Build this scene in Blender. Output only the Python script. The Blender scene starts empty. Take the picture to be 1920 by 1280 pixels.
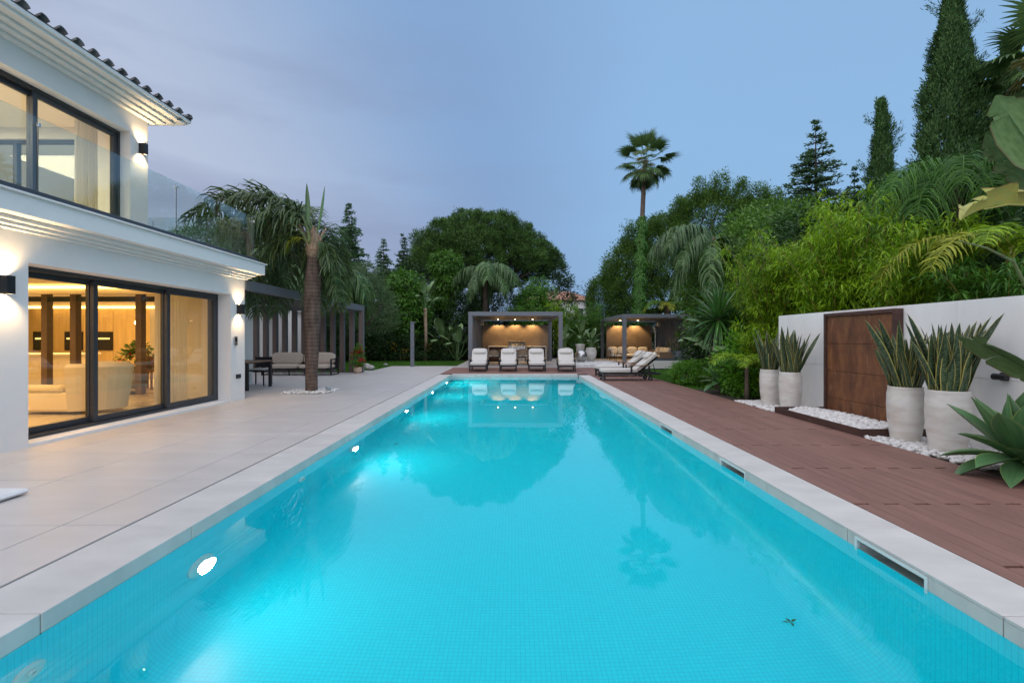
import bpy, bmesh, math, random
import numpy as np
from mathutils import Vector, Matrix, Euler

R = math.radians
PI = math.pi
random.seed(11)
rng = np.random.default_rng(11)
scene = bpy.context.scene
C = scene.collection

# ------------------------------------------------------------------ camera
F_PX, HOR, VPX, CAM_H = 925.0, 634.0, 963.5, 1.4      # focal length, horizon row, vanishing column of the 1920 px photograph
cam_d = bpy.data.cameras.new('camera')
cam = bpy.data.objects.new('camera', cam_d)
C.objects.link(cam)
cam_d.sensor_width = 36.0
cam_d.lens = F_PX / 1920 * 36
cam_d.shift_x = -(VPX - 960) / 1920
cam_d.shift_y = -(640 - HOR) / 1920
cam_d.clip_start, cam_d.clip_end = 0.05, 6000
cam.location = (0, 0, CAM_H)
cam.rotation_euler = (R(90), 0, 0)
scene.camera = cam

# ------------------------------------------------------------------ world: dusk sky, thin purple-grey cloud
world = bpy.data.worlds.new('World')
scene.world = world
world.use_nodes = True
wn, wl = world.node_tree.nodes, world.node_tree.links
wn.clear()
w_out = wn.new('ShaderNodeOutputWorld')
w_bg = wn.new('ShaderNodeBackground')
w_sky = wn.new('ShaderNodeTexSky')
w_sky.sky_type = 'NISHITA'
w_sky.sun_disc = False
w_sky.sun_elevation = R(4)
w_sky.sun_rotation = R(200)
w_sky.air_density, w_sky.dust_density, w_sky.ozone_density = 1.0, 1.5, 3.0
w_tc = wn.new('ShaderNodeTexCoord')
w_sep = wn.new('ShaderNodeSeparateXYZ')
wl.new(w_tc.outputs['Generated'], w_sep.inputs[0])
w_scale = wn.new('ShaderNodeMix'); w_scale.data_type = 'RGBA'; w_scale.blend_type = 'MULTIPLY'
w_scale.inputs[0].default_value = 1.0
w_scale.inputs[7].default_value = (0.10, 0.10, 0.10, 1)
wl.new(w_sky.outputs[0], w_scale.inputs[6])
w_map = wn.new('ShaderNodeMapping')
w_map.inputs['Scale'].default_value = (0.9, 0.9, 4.2)
w_map.inputs['Rotation'].default_value = (0.0, R(-14), R(20))
wl.new(w_tc.outputs['Generated'], w_map.inputs[0])
w_no = wn.new('ShaderNodeTexNoise')
w_no.inputs['Scale'].default_value = 1.7
w_no.inputs['Detail'].default_value = 5
w_no.inputs['Roughness'].default_value = 0.52
wl.new(w_map.outputs[0], w_no.inputs['Vector'])
w_rp = wn.new('ShaderNodeValToRGB')
w_rp.color_ramp.elements[0].position = 0.40
w_rp.color_ramp.elements[1].position = 0.62
wl.new(w_no.outputs['Fac'], w_rp.inputs[0])
# blue evening sky, a little deeper overhead, paling towards the low west (left of the picture)
def w_lin(a, b, c):                                # a*x + b*z + c of the view direction
    m1 = wn.new('ShaderNodeMath'); m1.operation = 'MULTIPLY_ADD'; m1.inputs[1].default_value = a; m1.inputs[2].default_value = c
    m2 = wn.new('ShaderNodeMath'); m2.operation = 'MULTIPLY_ADD'; m2.inputs[1].default_value = b
    wl.new(w_sep.outputs[0], m1.inputs[0]); wl.new(w_sep.outputs[2], m2.inputs[0]); wl.new(m1.outputs[0], m2.inputs[2])
    return m2.outputs[0]
def w_range(sock, f0, f1, t0, t1):
    r = wn.new('ShaderNodeMapRange'); r.interpolation_type = 'SMOOTHSTEP'
    for k, v in zip(('From Min', 'From Max', 'To Min', 'To Max'), (f0, f1, t0, t1)): r.inputs[k].default_value = v
    wl.new(sock, r.inputs['Value']); return r.outputs[0]
w_blue = wn.new('ShaderNodeMix'); w_blue.data_type = 'RGBA'
w_blue.inputs[0].default_value = 0.82
w_blue.inputs[7].default_value = (0.218, 0.374, 0.585, 1)
wl.new(w_scale.outputs[2], w_blue.inputs[6])
w_deep = wn.new('ShaderNodeMix'); w_deep.data_type = 'RGBA'
w_deep.inputs[7].default_value = (0.158, 0.258, 0.430, 1)
wl.new(w_range(w_lin(-1, 0, 0), -0.30, 0.10, 0.0, 0.95), w_deep.inputs[0]); wl.new(w_blue.outputs[2], w_deep.inputs[6])
w_veil = wn.new('ShaderNodeMix'); w_veil.data_type = 'RGBA'
w_veil.inputs[7].default_value = (0.330, 0.375, 0.480, 1)
wl.new(w_range(w_lin(-1, -.55, 0), -0.18, 0.48, 0.0, 1.0), w_veil.inputs[0]); wl.new(w_deep.outputs[2], w_veil.inputs[6])
w_mul = wn.new('ShaderNodeMath'); w_mul.operation = 'MULTIPLY'
wl.new(w_rp.outputs[0], w_mul.inputs[0]); wl.new(w_range(w_lin(-1, -.8, 0), -0.45, 0.15, 0.06, 0.62), w_mul.inputs[1])
w_mix = wn.new('ShaderNodeMix'); w_mix.data_type = 'RGBA'          # thin grey-violet streaks
w_mix.inputs[7].default_value = (0.165, 0.195, 0.310, 1)
wl.new(w_mul.outputs[0], w_mix.inputs[0])
wl.new(w_veil.outputs[2], w_mix.inputs[6])
w_bg.inputs['Strength'].default_value = 1.0
wl.new(w_mix.outputs[2], w_bg.inputs['Color'])
wl.new(w_bg.outputs[0], w_out.inputs[0])

# soft light of the bright western dusk sky behind the camera
sun_d = bpy.data.lights.new('sun', 'SUN')
sun_d.energy = 2.0
sun_d.angle = R(140)
sun_d.color = (1.0, 0.91, 0.87)
sun = bpy.data.objects.new('sun', sun_d)
C.objects.link(sun)
sun.location = (0, -10, 30)
sun.rotation_euler = (R(38), 0, R(-28))

scene.view_settings.view_transform = 'Standard'
scene.view_settings.look = 'None'
scene.view_settings.exposure = 0.58
scene.view_settings.gamma = 1.0
scene.render.engine = 'CYCLES'
cy = scene.cycles
cy.use_denoising = True
try: cy.denoiser = 'OPENIMAGEDENOISE'
except Exception: pass
cy.max_bounces, cy.diffuse_bounces, cy.glossy_bounces = 10, 3, 4
cy.transmission_bounces, cy.transparent_max_bounces = 6, 16
cy.sample_clamp_indirect = 4.0
cy.blur_glossy = 0.6

# ------------------------------------------------------------------ materials
def newmat(name):
    m = bpy.data.materials.new(name); m.use_nodes = True
    nt = m.node_tree
    return m, nt, nt.nodes['Principled BSDF'], nt.nodes['Material Output']

def pm(name, col, rough=0.5, metal=0.0, var=0.12, vs=3.0, bump=0.0, bs=60.0, spec=0.5, coat=0.0, stretch=(1, 1, 1), col2=None, emit=None, es=0.0, rnd=0.0):
    """painted / plain surface with noise in colour and roughness, optional bump"""
    m, nt, b, out = newmat(name)
    N, L = nt.nodes, nt.links
    tc = N.new('ShaderNodeTexCoord'); mp = N.new('ShaderNodeMapping')
    mp.inputs['Scale'].default_value = stretch
    gm = N.new('ShaderNodeNewGeometry')
    L.new(gm.outputs['Position'], mp.inputs[0])
    no = N.new('ShaderNodeTexNoise'); no.inputs['Scale'].default_value = vs; no.inputs['Detail'].default_value = 6
    no.inputs['Roughness'].default_value = 0.6
    L.new(mp.outputs[0], no.inputs['Vector'])
    mx = N.new('ShaderNodeMix'); mx.data_type = 'RGBA'
    c2 = col2 if col2 else tuple(min(1, c * (1 + var)) for c in col)
    c1 = col if col2 else tuple(c * (1 - var) for c in col)
    mx.inputs[6].default_value = (*c1, 1); mx.inputs[7].default_value = (*c2, 1)
    mr = N.new('ShaderNodeMapRange'); mr.inputs['From Min'].default_value = 0.3; mr.inputs['From Max'].default_value = 0.7
    L.new(no.outputs['Fac'], mr.inputs['Value']); L.new(mr.outputs[0], mx.inputs[0])
    last = mx.outputs[2]
    if rnd > 0:
        oi = N.new('ShaderNodeObjectInfo'); hs = N.new('ShaderNodeHueSaturation')
        r2 = N.new('ShaderNodeMapRange'); r2.inputs['To Min'].default_value = 1 - rnd; r2.inputs['To Max'].default_value = 1 + rnd
        L.new(oi.outputs['Random'], r2.inputs['Value']); L.new(r2.outputs[0], hs.inputs['Value'])
        L.new(last, hs.inputs['Color']); last = hs.outputs[0]
    L.new(last, b.inputs['Base Color'])
    b.inputs['Roughness'].default_value = rough
    rr = N.new('ShaderNodeMapRange'); rr.inputs['To Min'].default_value = rough * 0.82; rr.inputs['To Max'].default_value = min(1, rough * 1.15)
    L.new(no.outputs['Fac'], rr.inputs['Value']); L.new(rr.outputs[0], b.inputs['Roughness'])
    b.inputs['Metallic'].default_value = metal
    b.inputs['Specular IOR Level'].default_value = spec
    b.inputs['Coat Weight'].default_value = coat
    if bump > 0:
        n2 = N.new('ShaderNodeTexNoise'); n2.inputs['Scale'].default_value = bs; n2.inputs['Detail'].default_value = 4
        L.new(mp.outputs[0], n2.inputs['Vector'])
        bp = N.new('ShaderNodeBump'); bp.inputs['Strength'].default_value = bump; bp.inputs['Distance'].default_value = 0.01
        L.new(n2.outputs['Fac'], bp.inputs['Height']); L.new(bp.outputs[0], b.inputs['Normal'])
    if emit:
        b.inputs['Emission Color'].default_value = (*emit, 1); b.inputs['Emission Strength'].default_value = es
    return m

def em(name, col, s):
    m, nt, b, out = newmat(name)
    e = nt.nodes.new('ShaderNodeEmission'); e.inputs[0].default_value = (*col, 1); e.inputs[1].default_value = s
    nt.links.new(e.outputs[0], out.inputs[0]); nt.nodes.remove(b)
    return m

def leafm(name, dark, light, rough=0.5, tr=0.28, spec=0.35):
    m, nt, b, out = newmat(name)
    N, L = nt.nodes, nt.links
    at = N.new('ShaderNodeAttribute'); at.attribute_name = 'rnd'
    mx = N.new('ShaderNodeMix'); mx.data_type = 'RGBA'
    mx.inputs[6].default_value = (*dark, 1); mx.inputs[7].default_value = (*light, 1)
    L.new(at.outputs['Fac'], mx.inputs[0])
    oi = N.new('ShaderNodeObjectInfo'); hs = N.new('ShaderNodeHueSaturation')
    r2 = N.new('ShaderNodeMapRange'); r2.inputs['To Min'].default_value = 0.85; r2.inputs['To Max'].default_value = 1.15
    L.new(oi.outputs['Random'], r2.inputs['Value']); L.new(r2.outputs[0], hs.inputs['Value'])
    L.new(mx.outputs[2], hs.inputs['Color'])
    L.new(hs.outputs[0], b.inputs['Base Color'])
    b.inputs['Roughness'].default_value = rough
    b.inputs['Specular IOR Level'].default_value = spec
    t = N.new('ShaderNodeBsdfTranslucent'); L.new(hs.outputs[0], t.inputs[0])
    ms = N.new('ShaderNodeMixShader'); ms.inputs[0].default_value = tr
    L.new(b.outputs[0], ms.inputs[1]); L.new(t.outputs[0], ms.inputs[2]); L.new(ms.outputs[0], out.inputs[0])
    return m

def glassm(name, tint=(0.93, 0.96, 0.95), ior=1.55, rough=0.0):
    m, nt, b, out = newmat(name)
    N, L = nt.nodes, nt.links
    nt.nodes.remove(b)
    t = N.new('ShaderNodeBsdfTransparent'); t.inputs[0].default_value = (*tint, 1)
    g = N.new('ShaderNodeBsdfGlossy'); g.inputs['Roughness'].default_value = rough; g.inputs[0].default_value = (0.95, 0.97, 1, 1)
    # Schlick reflectance from |N.I| (the same from both sides of a thin pane)
    ge = N.new('ShaderNodeNewGeometry'); dt = N.new('ShaderNodeVectorMath'); dt.operation = 'DOT_PRODUCT'
    L.new(ge.outputs['Normal'], dt.inputs[0]); L.new(ge.outputs['Incoming'], dt.inputs[1])
    ab = N.new('ShaderNodeMath'); ab.operation = 'ABSOLUTE'; L.new(dt.outputs['Value'], ab.inputs[0])
    iv = N.new('ShaderNodeMath'); iv.operation = 'SUBTRACT'; iv.inputs[0].default_value = 1.0; L.new(ab.outputs[0], iv.inputs[1])
    pw = N.new('ShaderNodeMath'); pw.operation = 'POWER'; pw.inputs[1].default_value = 5.0; L.new(iv.outputs[0], pw.inputs[0])
    f0 = ((ior - 1) / (ior + 1)) ** 2
    f = N.new('ShaderNodeMath'); f.operation = 'MULTIPLY_ADD'; f.inputs[1].default_value = 1 - f0; f.inputs[2].default_value = f0; L.new(pw.outputs[0], f.inputs[0])
    ms = N.new('ShaderNodeMixShader')
    L.new(f.outputs[0], ms.inputs[0]); L.new(t.outputs[0], ms.inputs[1]); L.new(g.outputs[0], ms.inputs[2]); L.new(ms.outputs[0], out.inputs[0])
    return m

M = {}
M['plaster'] = pm('white_plaster', (0.78, 0.765, 0.74), 0.85, var=0.03, vs=2.0, bump=0.10, bs=90)
M['trim'] = pm('white_trim', (0.80, 0.785, 0.755), 0.7, var=0.02, bump=0.03, bs=60)
M['room'] = pm('interior_paint', (0.78, 0.72, 0.60), 0.8, var=0.03)
M['room_wood'] = pm('interior_warm_panel', (0.56, 0.42, 0.20), 0.5, var=0.15, vs=2, stretch=(6, 6, 0.5))
M['roomfloor'] = pm('interior_floor', (0.62, 0.56, 0.48), 0.28, var=0.05, vs=1.5)
M['frame'] = pm('anthracite_frame', (0.035, 0.040, 0.047), 0.42, var=0.1, spec=0.5)
M['band'] = pm('slate_channel', (0.055, 0.066, 0.082), 0.5, var=0.15)
M['glass'] = glassm('window_glass', (0.97, 0.92, 0.80), 1.6)
M['bal_glass'] = glassm('balcony_glass', (0.88, 0.94, 0.93), 1.75)
M['steel'] = pm('brushed_steel', (0.55, 0.55, 0.55), 0.28, metal=1.0, var=0.05)
M['ball'] = pm('brushed_ball_steel', (0.50, 0.49, 0.47), 0.30, metal=1.0, var=0.25, vs=9, stretch=(1, 1, 5))
M['tile'] = pm('stone_terrace_tile', (0.545, 0.505, 0.475), 0.40, var=0.07, vs=1.3, bump=0.03, bs=40, rnd=0.02, stretch=(1, 2.4, 1))
M['coping'] = pm('pool_coping_stone', (0.56, 0.53, 0.495), 0.55, var=0.10, vs=1.8, bump=0.06, bs=50, rnd=0.04, stretch=(1, 2.0, 1))
M['tile_w'] = pm('white_wall_slab', (0.82, 0.815, 0.80), 0.6, var=0.07, vs=1.8, bump=0.02, bs=40, rnd=0.02, stretch=(1, 1, 0.4))
M['screed'] = pm('joint_bed', (0.12, 0.11, 0.10), 0.9)
M['dark'] = pm('black_joint', (0.02, 0.02, 0.02), 0.9)
M['soil'] = pm('dark_soil', (0.045, 0.032, 0.022), 0.95, var=0.4, vs=14, bump=0.5, bs=40)
M['ground'] = pm('garden_ground', (0.040, 0.050, 0.022), 0.95, var=0.3, vs=2, bump=0.3, bs=30)
M['lawn'] = pm('lawn_base', (0.035, 0.085, 0.012), 0.95, var=0.35, vs=6, bump=0.6, bs=90)
M['deck'] = pm('composite_deck_board', (0.215, 0.108, 0.080), 0.62, var=0.16, vs=3.0, bump=0.10, bs=40, rnd=0.10, stretch=(9, 0.8, 9))
M['deckx'] = pm('composite_deck_board_across', (0.215, 0.108, 0.080), 0.62, var=0.16, vs=3.0, bump=0.10, bs=40, rnd=0.10, stretch=(0.8, 9, 9))
M['alu'] = pm('grey_aluminium', (0.140, 0.152, 0.172), 0.40, var=0.06, spec=0.5)
M['alu_d'] = pm('pergola_slat', (0.095, 0.088, 0.088), 0.45, var=0.08)
M['alu_b'] = pm('bronze_fin', (0.165, 0.118, 0.100), 0.5, var=0.08)
M['porc'] = pm('grey_porcelain_slab', (0.150, 0.115, 0.090), 0.45, var=0.2, vs=2.2)
M['black'] = pm('black_metal', (0.013, 0.013, 0.015), 0.45, var=0.1)
M['cush'] = pm('ecru_cushion', (0.56, 0.53, 0.485), 0.92, var=0.04, vs=6, bump=0.10, bs=250)
M['cush_b'] = pm('sand_cushion', (0.55, 0.46, 0.38), 0.92, var=0.05, vs=6, bump=0.12, bs=250)
M['wood'] = pm('teak_arm', (0.21, 0.115, 0.060), 0.55, var=0.3, vs=6, stretch=(1, 1, 1))
M['wick'] = pm('woven_rope', (0.30, 0.22, 0.15), 0.8, var=0.35, vs=50, bump=0.5, bs=120)
M['corten_d'] = pm('corten_edge', (0.065, 0.030, 0.022), 0.75, var=0.35, vs=9, bump=0.2, bs=80)
M['peb'] = pm('white_pebble', (0.66, 0.64, 0.615), 0.55, var=0.22, vs=16)
M['rock'] = pm('grey_rock', (0.36, 0.34, 0.32), 0.85, var=0.25, vs=8, bump=0.3, bs=20)
M['terra'] = pm('clay_pot', (0.55, 0.40, 0.30), 0.8, var=0.1, vs=9)
M['roof'] = pm('dark_roof_tile', (0.125, 0.120, 0.118), 0.75, var=0.5, vs=7, bump=0.2, bs=60, rnd=0.25)
M['roof_r'] = pm('terracotta_roof', (0.34, 0.17, 0.11), 0.8, var=0.3, vs=5)
M['hill'] = pm('far_hill', (0.10, 0.16, 0.22), 1.0, var=0.1, vs=0.01)
M['bark'] = pm('grey_bark', (0.115, 0.085, 0.065), 0.9, var=0.4, vs=9, bump=0.6, bs=30, stretch=(1, 1, 0.3))
M['bark_d'] = pm('dark_bark', (0.055, 0.040, 0.030), 0.95, var=0.4, vs=9, bump=0.6, bs=30, stretch=(1, 1, 0.3))
M['husk'] = pm('palm_husk', (0.30, 0.21, 0.135), 0.9, var=0.4, vs=10, bump=0.5, bs=60, stretch=(3, 3, 0.6))
M['culm'] = pm('bamboo_culm', (0.22, 0.16, 0.035), 0.5, var=0.3, vs=5)
M['petiole'] = pm('green_stalk', (0.13, 0.17, 0.06), 0.5, var=0.2)
M['navy'] = pm('blue_grey_planter', (0.045, 0.060, 0.075), 0.5, var=0.1)
M['white_box'] = pm('white_render_low', (0.74, 0.73, 0.71), 0.75, var=0.04)
M['sofa_in'] = pm('cream_upholstery', (0.74, 0.68, 0.58), 0.95, var=0.03, bump=0.08, bs=200)
M['sheer'] = leafm('sheer_curtain', (0.80, 0.77, 0.72), (0.86, 0.83, 0.78), 0.9, 0.55, 0.1)
M['oven'] = pm('oven_black', (0.02, 0.018, 0.015), 0.12, var=0.1)
M['grey_in'] = pm('grey_interior_wall', (0.42, 0.40, 0.38), 0.7, var=0.05)
M['cove'] = em('warm_cove_glow', (1.0, 0.62, 0.22), 5.0)
M['bulb'] = em('warm_lamp_glow', (1.0, 0.74, 0.42), 14.0)
M['screen'] = em('oven_display_glow', (1.0, 0.72, 0.28), 1.2)
M['pool_lamp'] = em('pool_lamp_glow', (1.0, 0.96, 0.86), 14.0)
M['plast'] = pm('white_skimmer_plastic', (0.72, 0.74, 0.72), 0.4, var=0.05)
M['red'] = leafm('red_petal', (0.35, 0.012, 0.015), (0.60, 0.03, 0.03), 0.6, 0.3)
M['yel'] = leafm('yellow_petal', (0.45, 0.22, 0.01), (0.65, 0.40, 0.03), 0.6, 0.3)
M['pur'] = leafm('purple_petal', (0.22, 0.02, 0.25), (0.40, 0.05, 0.42), 0.6, 0.3)
M['blue'] = leafm('blue_petal', (0.15, 0.2, 0.5), (0.25, 0.3, 0.65), 0.6, 0.3)
# foliage
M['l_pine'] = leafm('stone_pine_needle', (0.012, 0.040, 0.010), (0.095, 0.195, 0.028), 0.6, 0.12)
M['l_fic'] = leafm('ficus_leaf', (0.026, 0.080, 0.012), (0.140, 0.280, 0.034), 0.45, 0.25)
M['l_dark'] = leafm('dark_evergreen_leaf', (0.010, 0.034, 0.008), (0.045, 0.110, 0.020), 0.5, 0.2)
M['l_con'] = leafm('conifer_spray', (0.030, 0.080, 0.034), (0.120, 0.230, 0.090), 0.6, 0.35)
M['l_cyp'] = leafm('cypress_spray', (0.024, 0.075, 0.022), (0.120, 0.240, 0.065), 0.6, 0.15)
M['l_olive'] = leafm('olive_leaf', (0.068, 0.131, 0.050), (0.162, 0.263, 0.105), 0.55, 0.2)
M['l_lime'] = leafm('umbrella_leaf', (0.034, 0.115, 0.012), (0.130, 0.300, 0.030), 0.4, 0.3)
M['l_bam'] = leafm('bamboo_leaf', (0.042, 0.128, 0.005), (0.350, 0.550, 0.018), 0.5, 0.32)
M['l_bamd'] = leafm('garden_bamboo_leaf', (0.026, 0.095, 0.010), (0.095, 0.240, 0.025), 0.5, 0.28)
M['l_palm'] = leafm('queen_palm_leaflet', (0.041, 0.096, 0.026), (0.115, 0.219, 0.060), 0.42, 0.2, 0.5)
M['l_palmy'] = leafm('yellowing_palm_leaflet', (0.162, 0.210, 0.015), (0.405, 0.420, 0.035), 0.5, 0.3)
M['l_palmd'] = leafm('palm_front_leaflet', (0.035, 0.070, 0.020), (0.121, 0.184, 0.055), 0.4, 0.2, 0.5)
M['l_fan'] = leafm('fan_palm_leaf', (0.038, 0.084, 0.026), (0.121, 0.210, 0.060), 0.45, 0.2)
M['l_dead'] = leafm('dry_palm_leaf', (0.270, 0.228, 0.075), (0.459, 0.420, 0.150), 0.8, 0.2)
M['l_yuc'] = leafm('yucca_leaf', (0.030, 0.105, 0.020), (0.101, 0.263, 0.045), 0.35, 0.15, 0.6)
M['l_ban'] = leafm('banana_leaf', (0.041, 0.114, 0.030), (0.121, 0.263, 0.060), 0.4, 0.3, 0.5)
M['l_ivy'] = leafm('ivy_leaf', (0.041, 0.140, 0.018), (0.108, 0.280, 0.040), 0.45, 0.25)
M['l_shrub'] = leafm('glossy_shrub_leaf', (0.041, 0.140, 0.010), (0.149, 0.367, 0.025), 0.45, 0.3)
M['l_grass'] = leafm('grass_blade', (0.041, 0.140, 0.010), (0.115, 0.280, 0.025), 0.7, 0.3)

# ------------------------------------------------------------------ mesh helpers
def mkmesh(name, V, Fc, attr=None, uv=None, smooth=False):
    me = bpy.data.meshes.new(name)
    V = np.asarray(V, dtype=np.float32)
    if isinstance(Fc, np.ndarray):
        m, k = Fc.shape
        me.vertices.add(len(V)); me.vertices.foreach_set('co', V.ravel())
        me.loops.add(m * k); me.loops.foreach_set('vertex_index', Fc.astype(np.int32).ravel())
        me.polygons.add(m)
        me.polygons.foreach_set('loop_start', np.arange(0, m * k, k, dtype=np.int32))
        me.update(calc_edges=True)
    else:
        me.from_pydata([tuple(map(float, v)) for v in V], [], [tuple(f) for f in Fc])
        me.update()
    if attr is not None:
        a = me.attributes.new('rnd', 'FLOAT', 'FACE'); a.data.foreach_set('value', np.asarray(attr, dtype=np.float32))
    if uv is not None:
        l = me.uv_layers.new(name='UVMap'); l.data.foreach_set('uv', np.asarray(uv, dtype=np.float32).ravel())
    if smooth:
        me.polygons.foreach_set('use_smooth', np.ones(len(me.polygons), dtype=bool))
    me.validate()
    return me

def link(name, me, mat=None, parent=None, loc=(0, 0, 0), rot=(0, 0, 0), scale=(1, 1, 1)):
    if mat is not None and len(me.materials) == 0:
        me.materials.append(M[mat] if isinstance(mat, str) else mat)
    o = bpy.data.objects.new(name, me)
    C.objects.link(o)
    if parent is not None: o.parent = parent
    o.location, o.rotation_euler, o.scale = loc, rot, scale
    return o

def tag(o, label, cat, group=None, kind=None):
    if label: o['label'] = label
    if cat: o['category'] = cat
    if group: o['group'] = group
    if kind: o['kind'] = kind
    return o

def thing(name, label, cat, loc=(0, 0, 0), rotz=0.0, group=None):
    o = bpy.data.objects.new(name, None); C.objects.link(o)
    o.empty_display_size = 0.2
    o.location = loc; o.rotation_euler = (0, 0, rotz)
    return tag(o, label, cat, group)

def structure(o): o['kind'] = 'structure'; return o

def copy_tree(o, parent=None):
    c = o.copy(); C.objects.link(c)
    if parent is not None: c.parent = parent
    for ch in o.children: copy_tree(ch, c)
    return c

class MB:
    def __init__(s): s.V = []; s.F = []
    def add(s, V, F_):
        n = len(s.V); s.V += [tuple(map(float, v)) for v in V]; s.F += [tuple(int(i) + n for i in f) for f in F_]; return s
    def box(s, x0, x1, y0, y1, z0, z1, bev=0.0):
        if bev > 0:
            bm = bmesh.new(); bmesh.ops.create_cube(bm, size=1)
            for v in bm.verts: v.co = Vector((x0 + (v.co.x + .5) * (x1 - x0), y0 + (v.co.y + .5) * (y1 - y0), z0 + (v.co.z + .5) * (z1 - z0)))
            bmesh.ops.bevel(bm, geom=list(bm.edges), offset=bev, segments=1, affect='EDGES', profile=0.5)
            bm.verts.index_update()
            s.add([v.co for v in bm.verts], [[v.index for v in f.verts] for f in bm.faces]); bm.free()
            return s
        V = [(x0, y0, z0), (x1, y0, z0), (x1, y1, z0), (x0, y1, z0), (x0, y0, z1), (x1, y0, z1), (x1, y1, z1), (x0, y1, z1)]
        return s.add(V, [(0, 3, 2, 1), (4, 5, 6, 7), (0, 1, 5, 4), (1, 2, 6, 5), (2, 3, 7, 6), (3, 0, 4, 7)])
    def tube(s, pts, rad, n=8, cap=True):
        V, F_ = tube_arr(pts, rad, n, cap); return s.add(V, F_)
    def lathe(s, prof, n=24, c=(0, 0, 0)):
        V = []; F_ = []
        for r, z in prof:
            for i in range(n):
                a = 2 * PI * i / n; V.append((c[0] + r * math.cos(a), c[1] + r * math.sin(a), c[2] + z))
        for j in range(len(prof) - 1):
            for i in range(n):
                k = (i + 1) % n; F_.append((j * n + i, j * n + k, (j + 1) * n + k, (j + 1) * n + i))
        if prof[0][0] > 1e-4: F_.append(tuple(range(n))[::-1])
        if prof[-1][0] > 1e-4: F_.append(tuple((len(prof) - 1) * n + i for i in range(n)))
        return s.add(V, F_)
    def xform(s, mat, n0=0):
        s.V = s.V[:n0] + [tuple(mat @ Vector(v)) for v in s.V[n0:]]; return s
    def build(s, name, mat, parent=None, smooth=False, world=False, loc=(0, 0, 0), rot=(0, 0, 0), me_only=False):
        me = mkmesh(name, np.array(s.V), s.F, smooth=smooth)
        if me_only:
            me.materials.append(M[mat]); return me
        if world and parent is not None: loc = tuple(-v for v in parent.location)
        return link(name, me, mat, parent, loc, rot)

def tube_arr(pts, rad, n=8, cap=True):
    P = np.asarray(pts, float); K = len(P)
    r = np.asarray(rad, float) if np.ndim(rad) else np.full(K, float(rad))
    T = np.gradient(P, axis=0); T /= np.maximum(np.linalg.norm(T, axis=1, keepdims=True), 1e-9)
    up = np.array([0, 0, 1.0]) if abs(T[0][2]) < 0.9 else np.array([1.0, 0, 0])
    V = []
    for i in range(K):
        a = np.cross(T[i], up); a /= max(np.linalg.norm(a), 1e-9); b = np.cross(a, T[i])
        for j in range(n):
            t = 2 * PI * j / n; V.append(P[i] + r[i] * (a * math.cos(t) - b * math.sin(t)))
    F_ = []
    for i in range(K - 1):
        for j in range(n):
            k = (j + 1) % n; F_.append((i * n + j, (i + 1) * n + j, (i + 1) * n + k, i * n + k))
    if cap: F_ += [tuple(range(n)), tuple((K - 1) * n + j for j in range(n))[::-1]]
    return V, F_

_cache = {}
def piece(name, mat, parent, x0, x1, y0, y1, z0, z1, bev=0.004):
    """one slab / board / tile: shared bevelled box mesh for each size"""
    key = (name, mat, round(x1 - x0, 3), round(y1 - y0, 3), round(z1 - z0, 3), bev)
    if key not in _cache:
        hx, hy, hz = (x1 - x0) / 2, (y1 - y0) / 2, (z1 - z0) / 2
        _cache[key] = MB().box(-hx, hx, -hy, hy, -hz, hz, bev).build(name, mat, me_only=True)
    p = parent.location if parent is not None else Vector((0, 0, 0))
    return link(name, _cache[key], None, parent, ((x0 + x1) / 2 - p[0], (y0 + y1) / 2 - p[1], (z0 + z1) / 2 - p[2]))

def cushion(name, sx, sy, sz, mat='cush', puff=0.35, n=8, k=6.0):
    """soft pillow: rounded, puffed box, centred on its own middle"""
    bm = bmesh.new(); bmesh.ops.create_cube(bm, size=2)
    bmesh.ops.subdivide_edges(bm, edges=list(bm.edges), cuts=n - 1, use_grid_fill=True)
    for v in bm.verts:
        p = np.array(v.co); q = p / (np.sum(np.abs(p) ** k) ** (1 / k))
        e = max(abs(q[0]), abs(q[1])) ** 4
        q[2] *= (1 - puff * e)
        v.co = Vector((q[0] * sx / 2, q[1] * sy / 2, q[2] * sz / 2))
    me = bpy.data.meshes.new(name); bm.to_mesh(me); bm.free()
    me.polygons.foreach_set('use_smooth', np.ones(len(me.polygons), dtype=bool))
    me.materials.append(M[mat])
    return me

def light(name, kind, loc, power, col=(1, 0.7, 0.4), rot=(0, 0, 0), size=0.05, angle=None, blend=0.5, sy=None, spread=None):
    d = bpy.data.lights.new(name, kind); d.energy = power; d.color = col
    if kind == 'SPOT': d.spot_size = angle; d.spot_blend = blend; d.shadow_soft_size = size
    elif kind == 'AREA':
        d.size = size; d.shape = 'DISK'
        if sy: d.shape = 'RECTANGLE'; d.size_y = sy
        if spread: d.spread = spread
    else: d.shadow_soft_size = size
    o = bpy.data.objects.new(name, d); C.objects.link(o); o.location = loc; o.rotation_euler = rot
    return o

# ------------------------------------------------------------------ foliage helpers
def nrm(a): return a / np.maximum(np.linalg.norm(a, axis=-1, keepdims=True), 1e-9)
def rdir(n): return nrm(rng.normal(size=(n, 3)))

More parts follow.
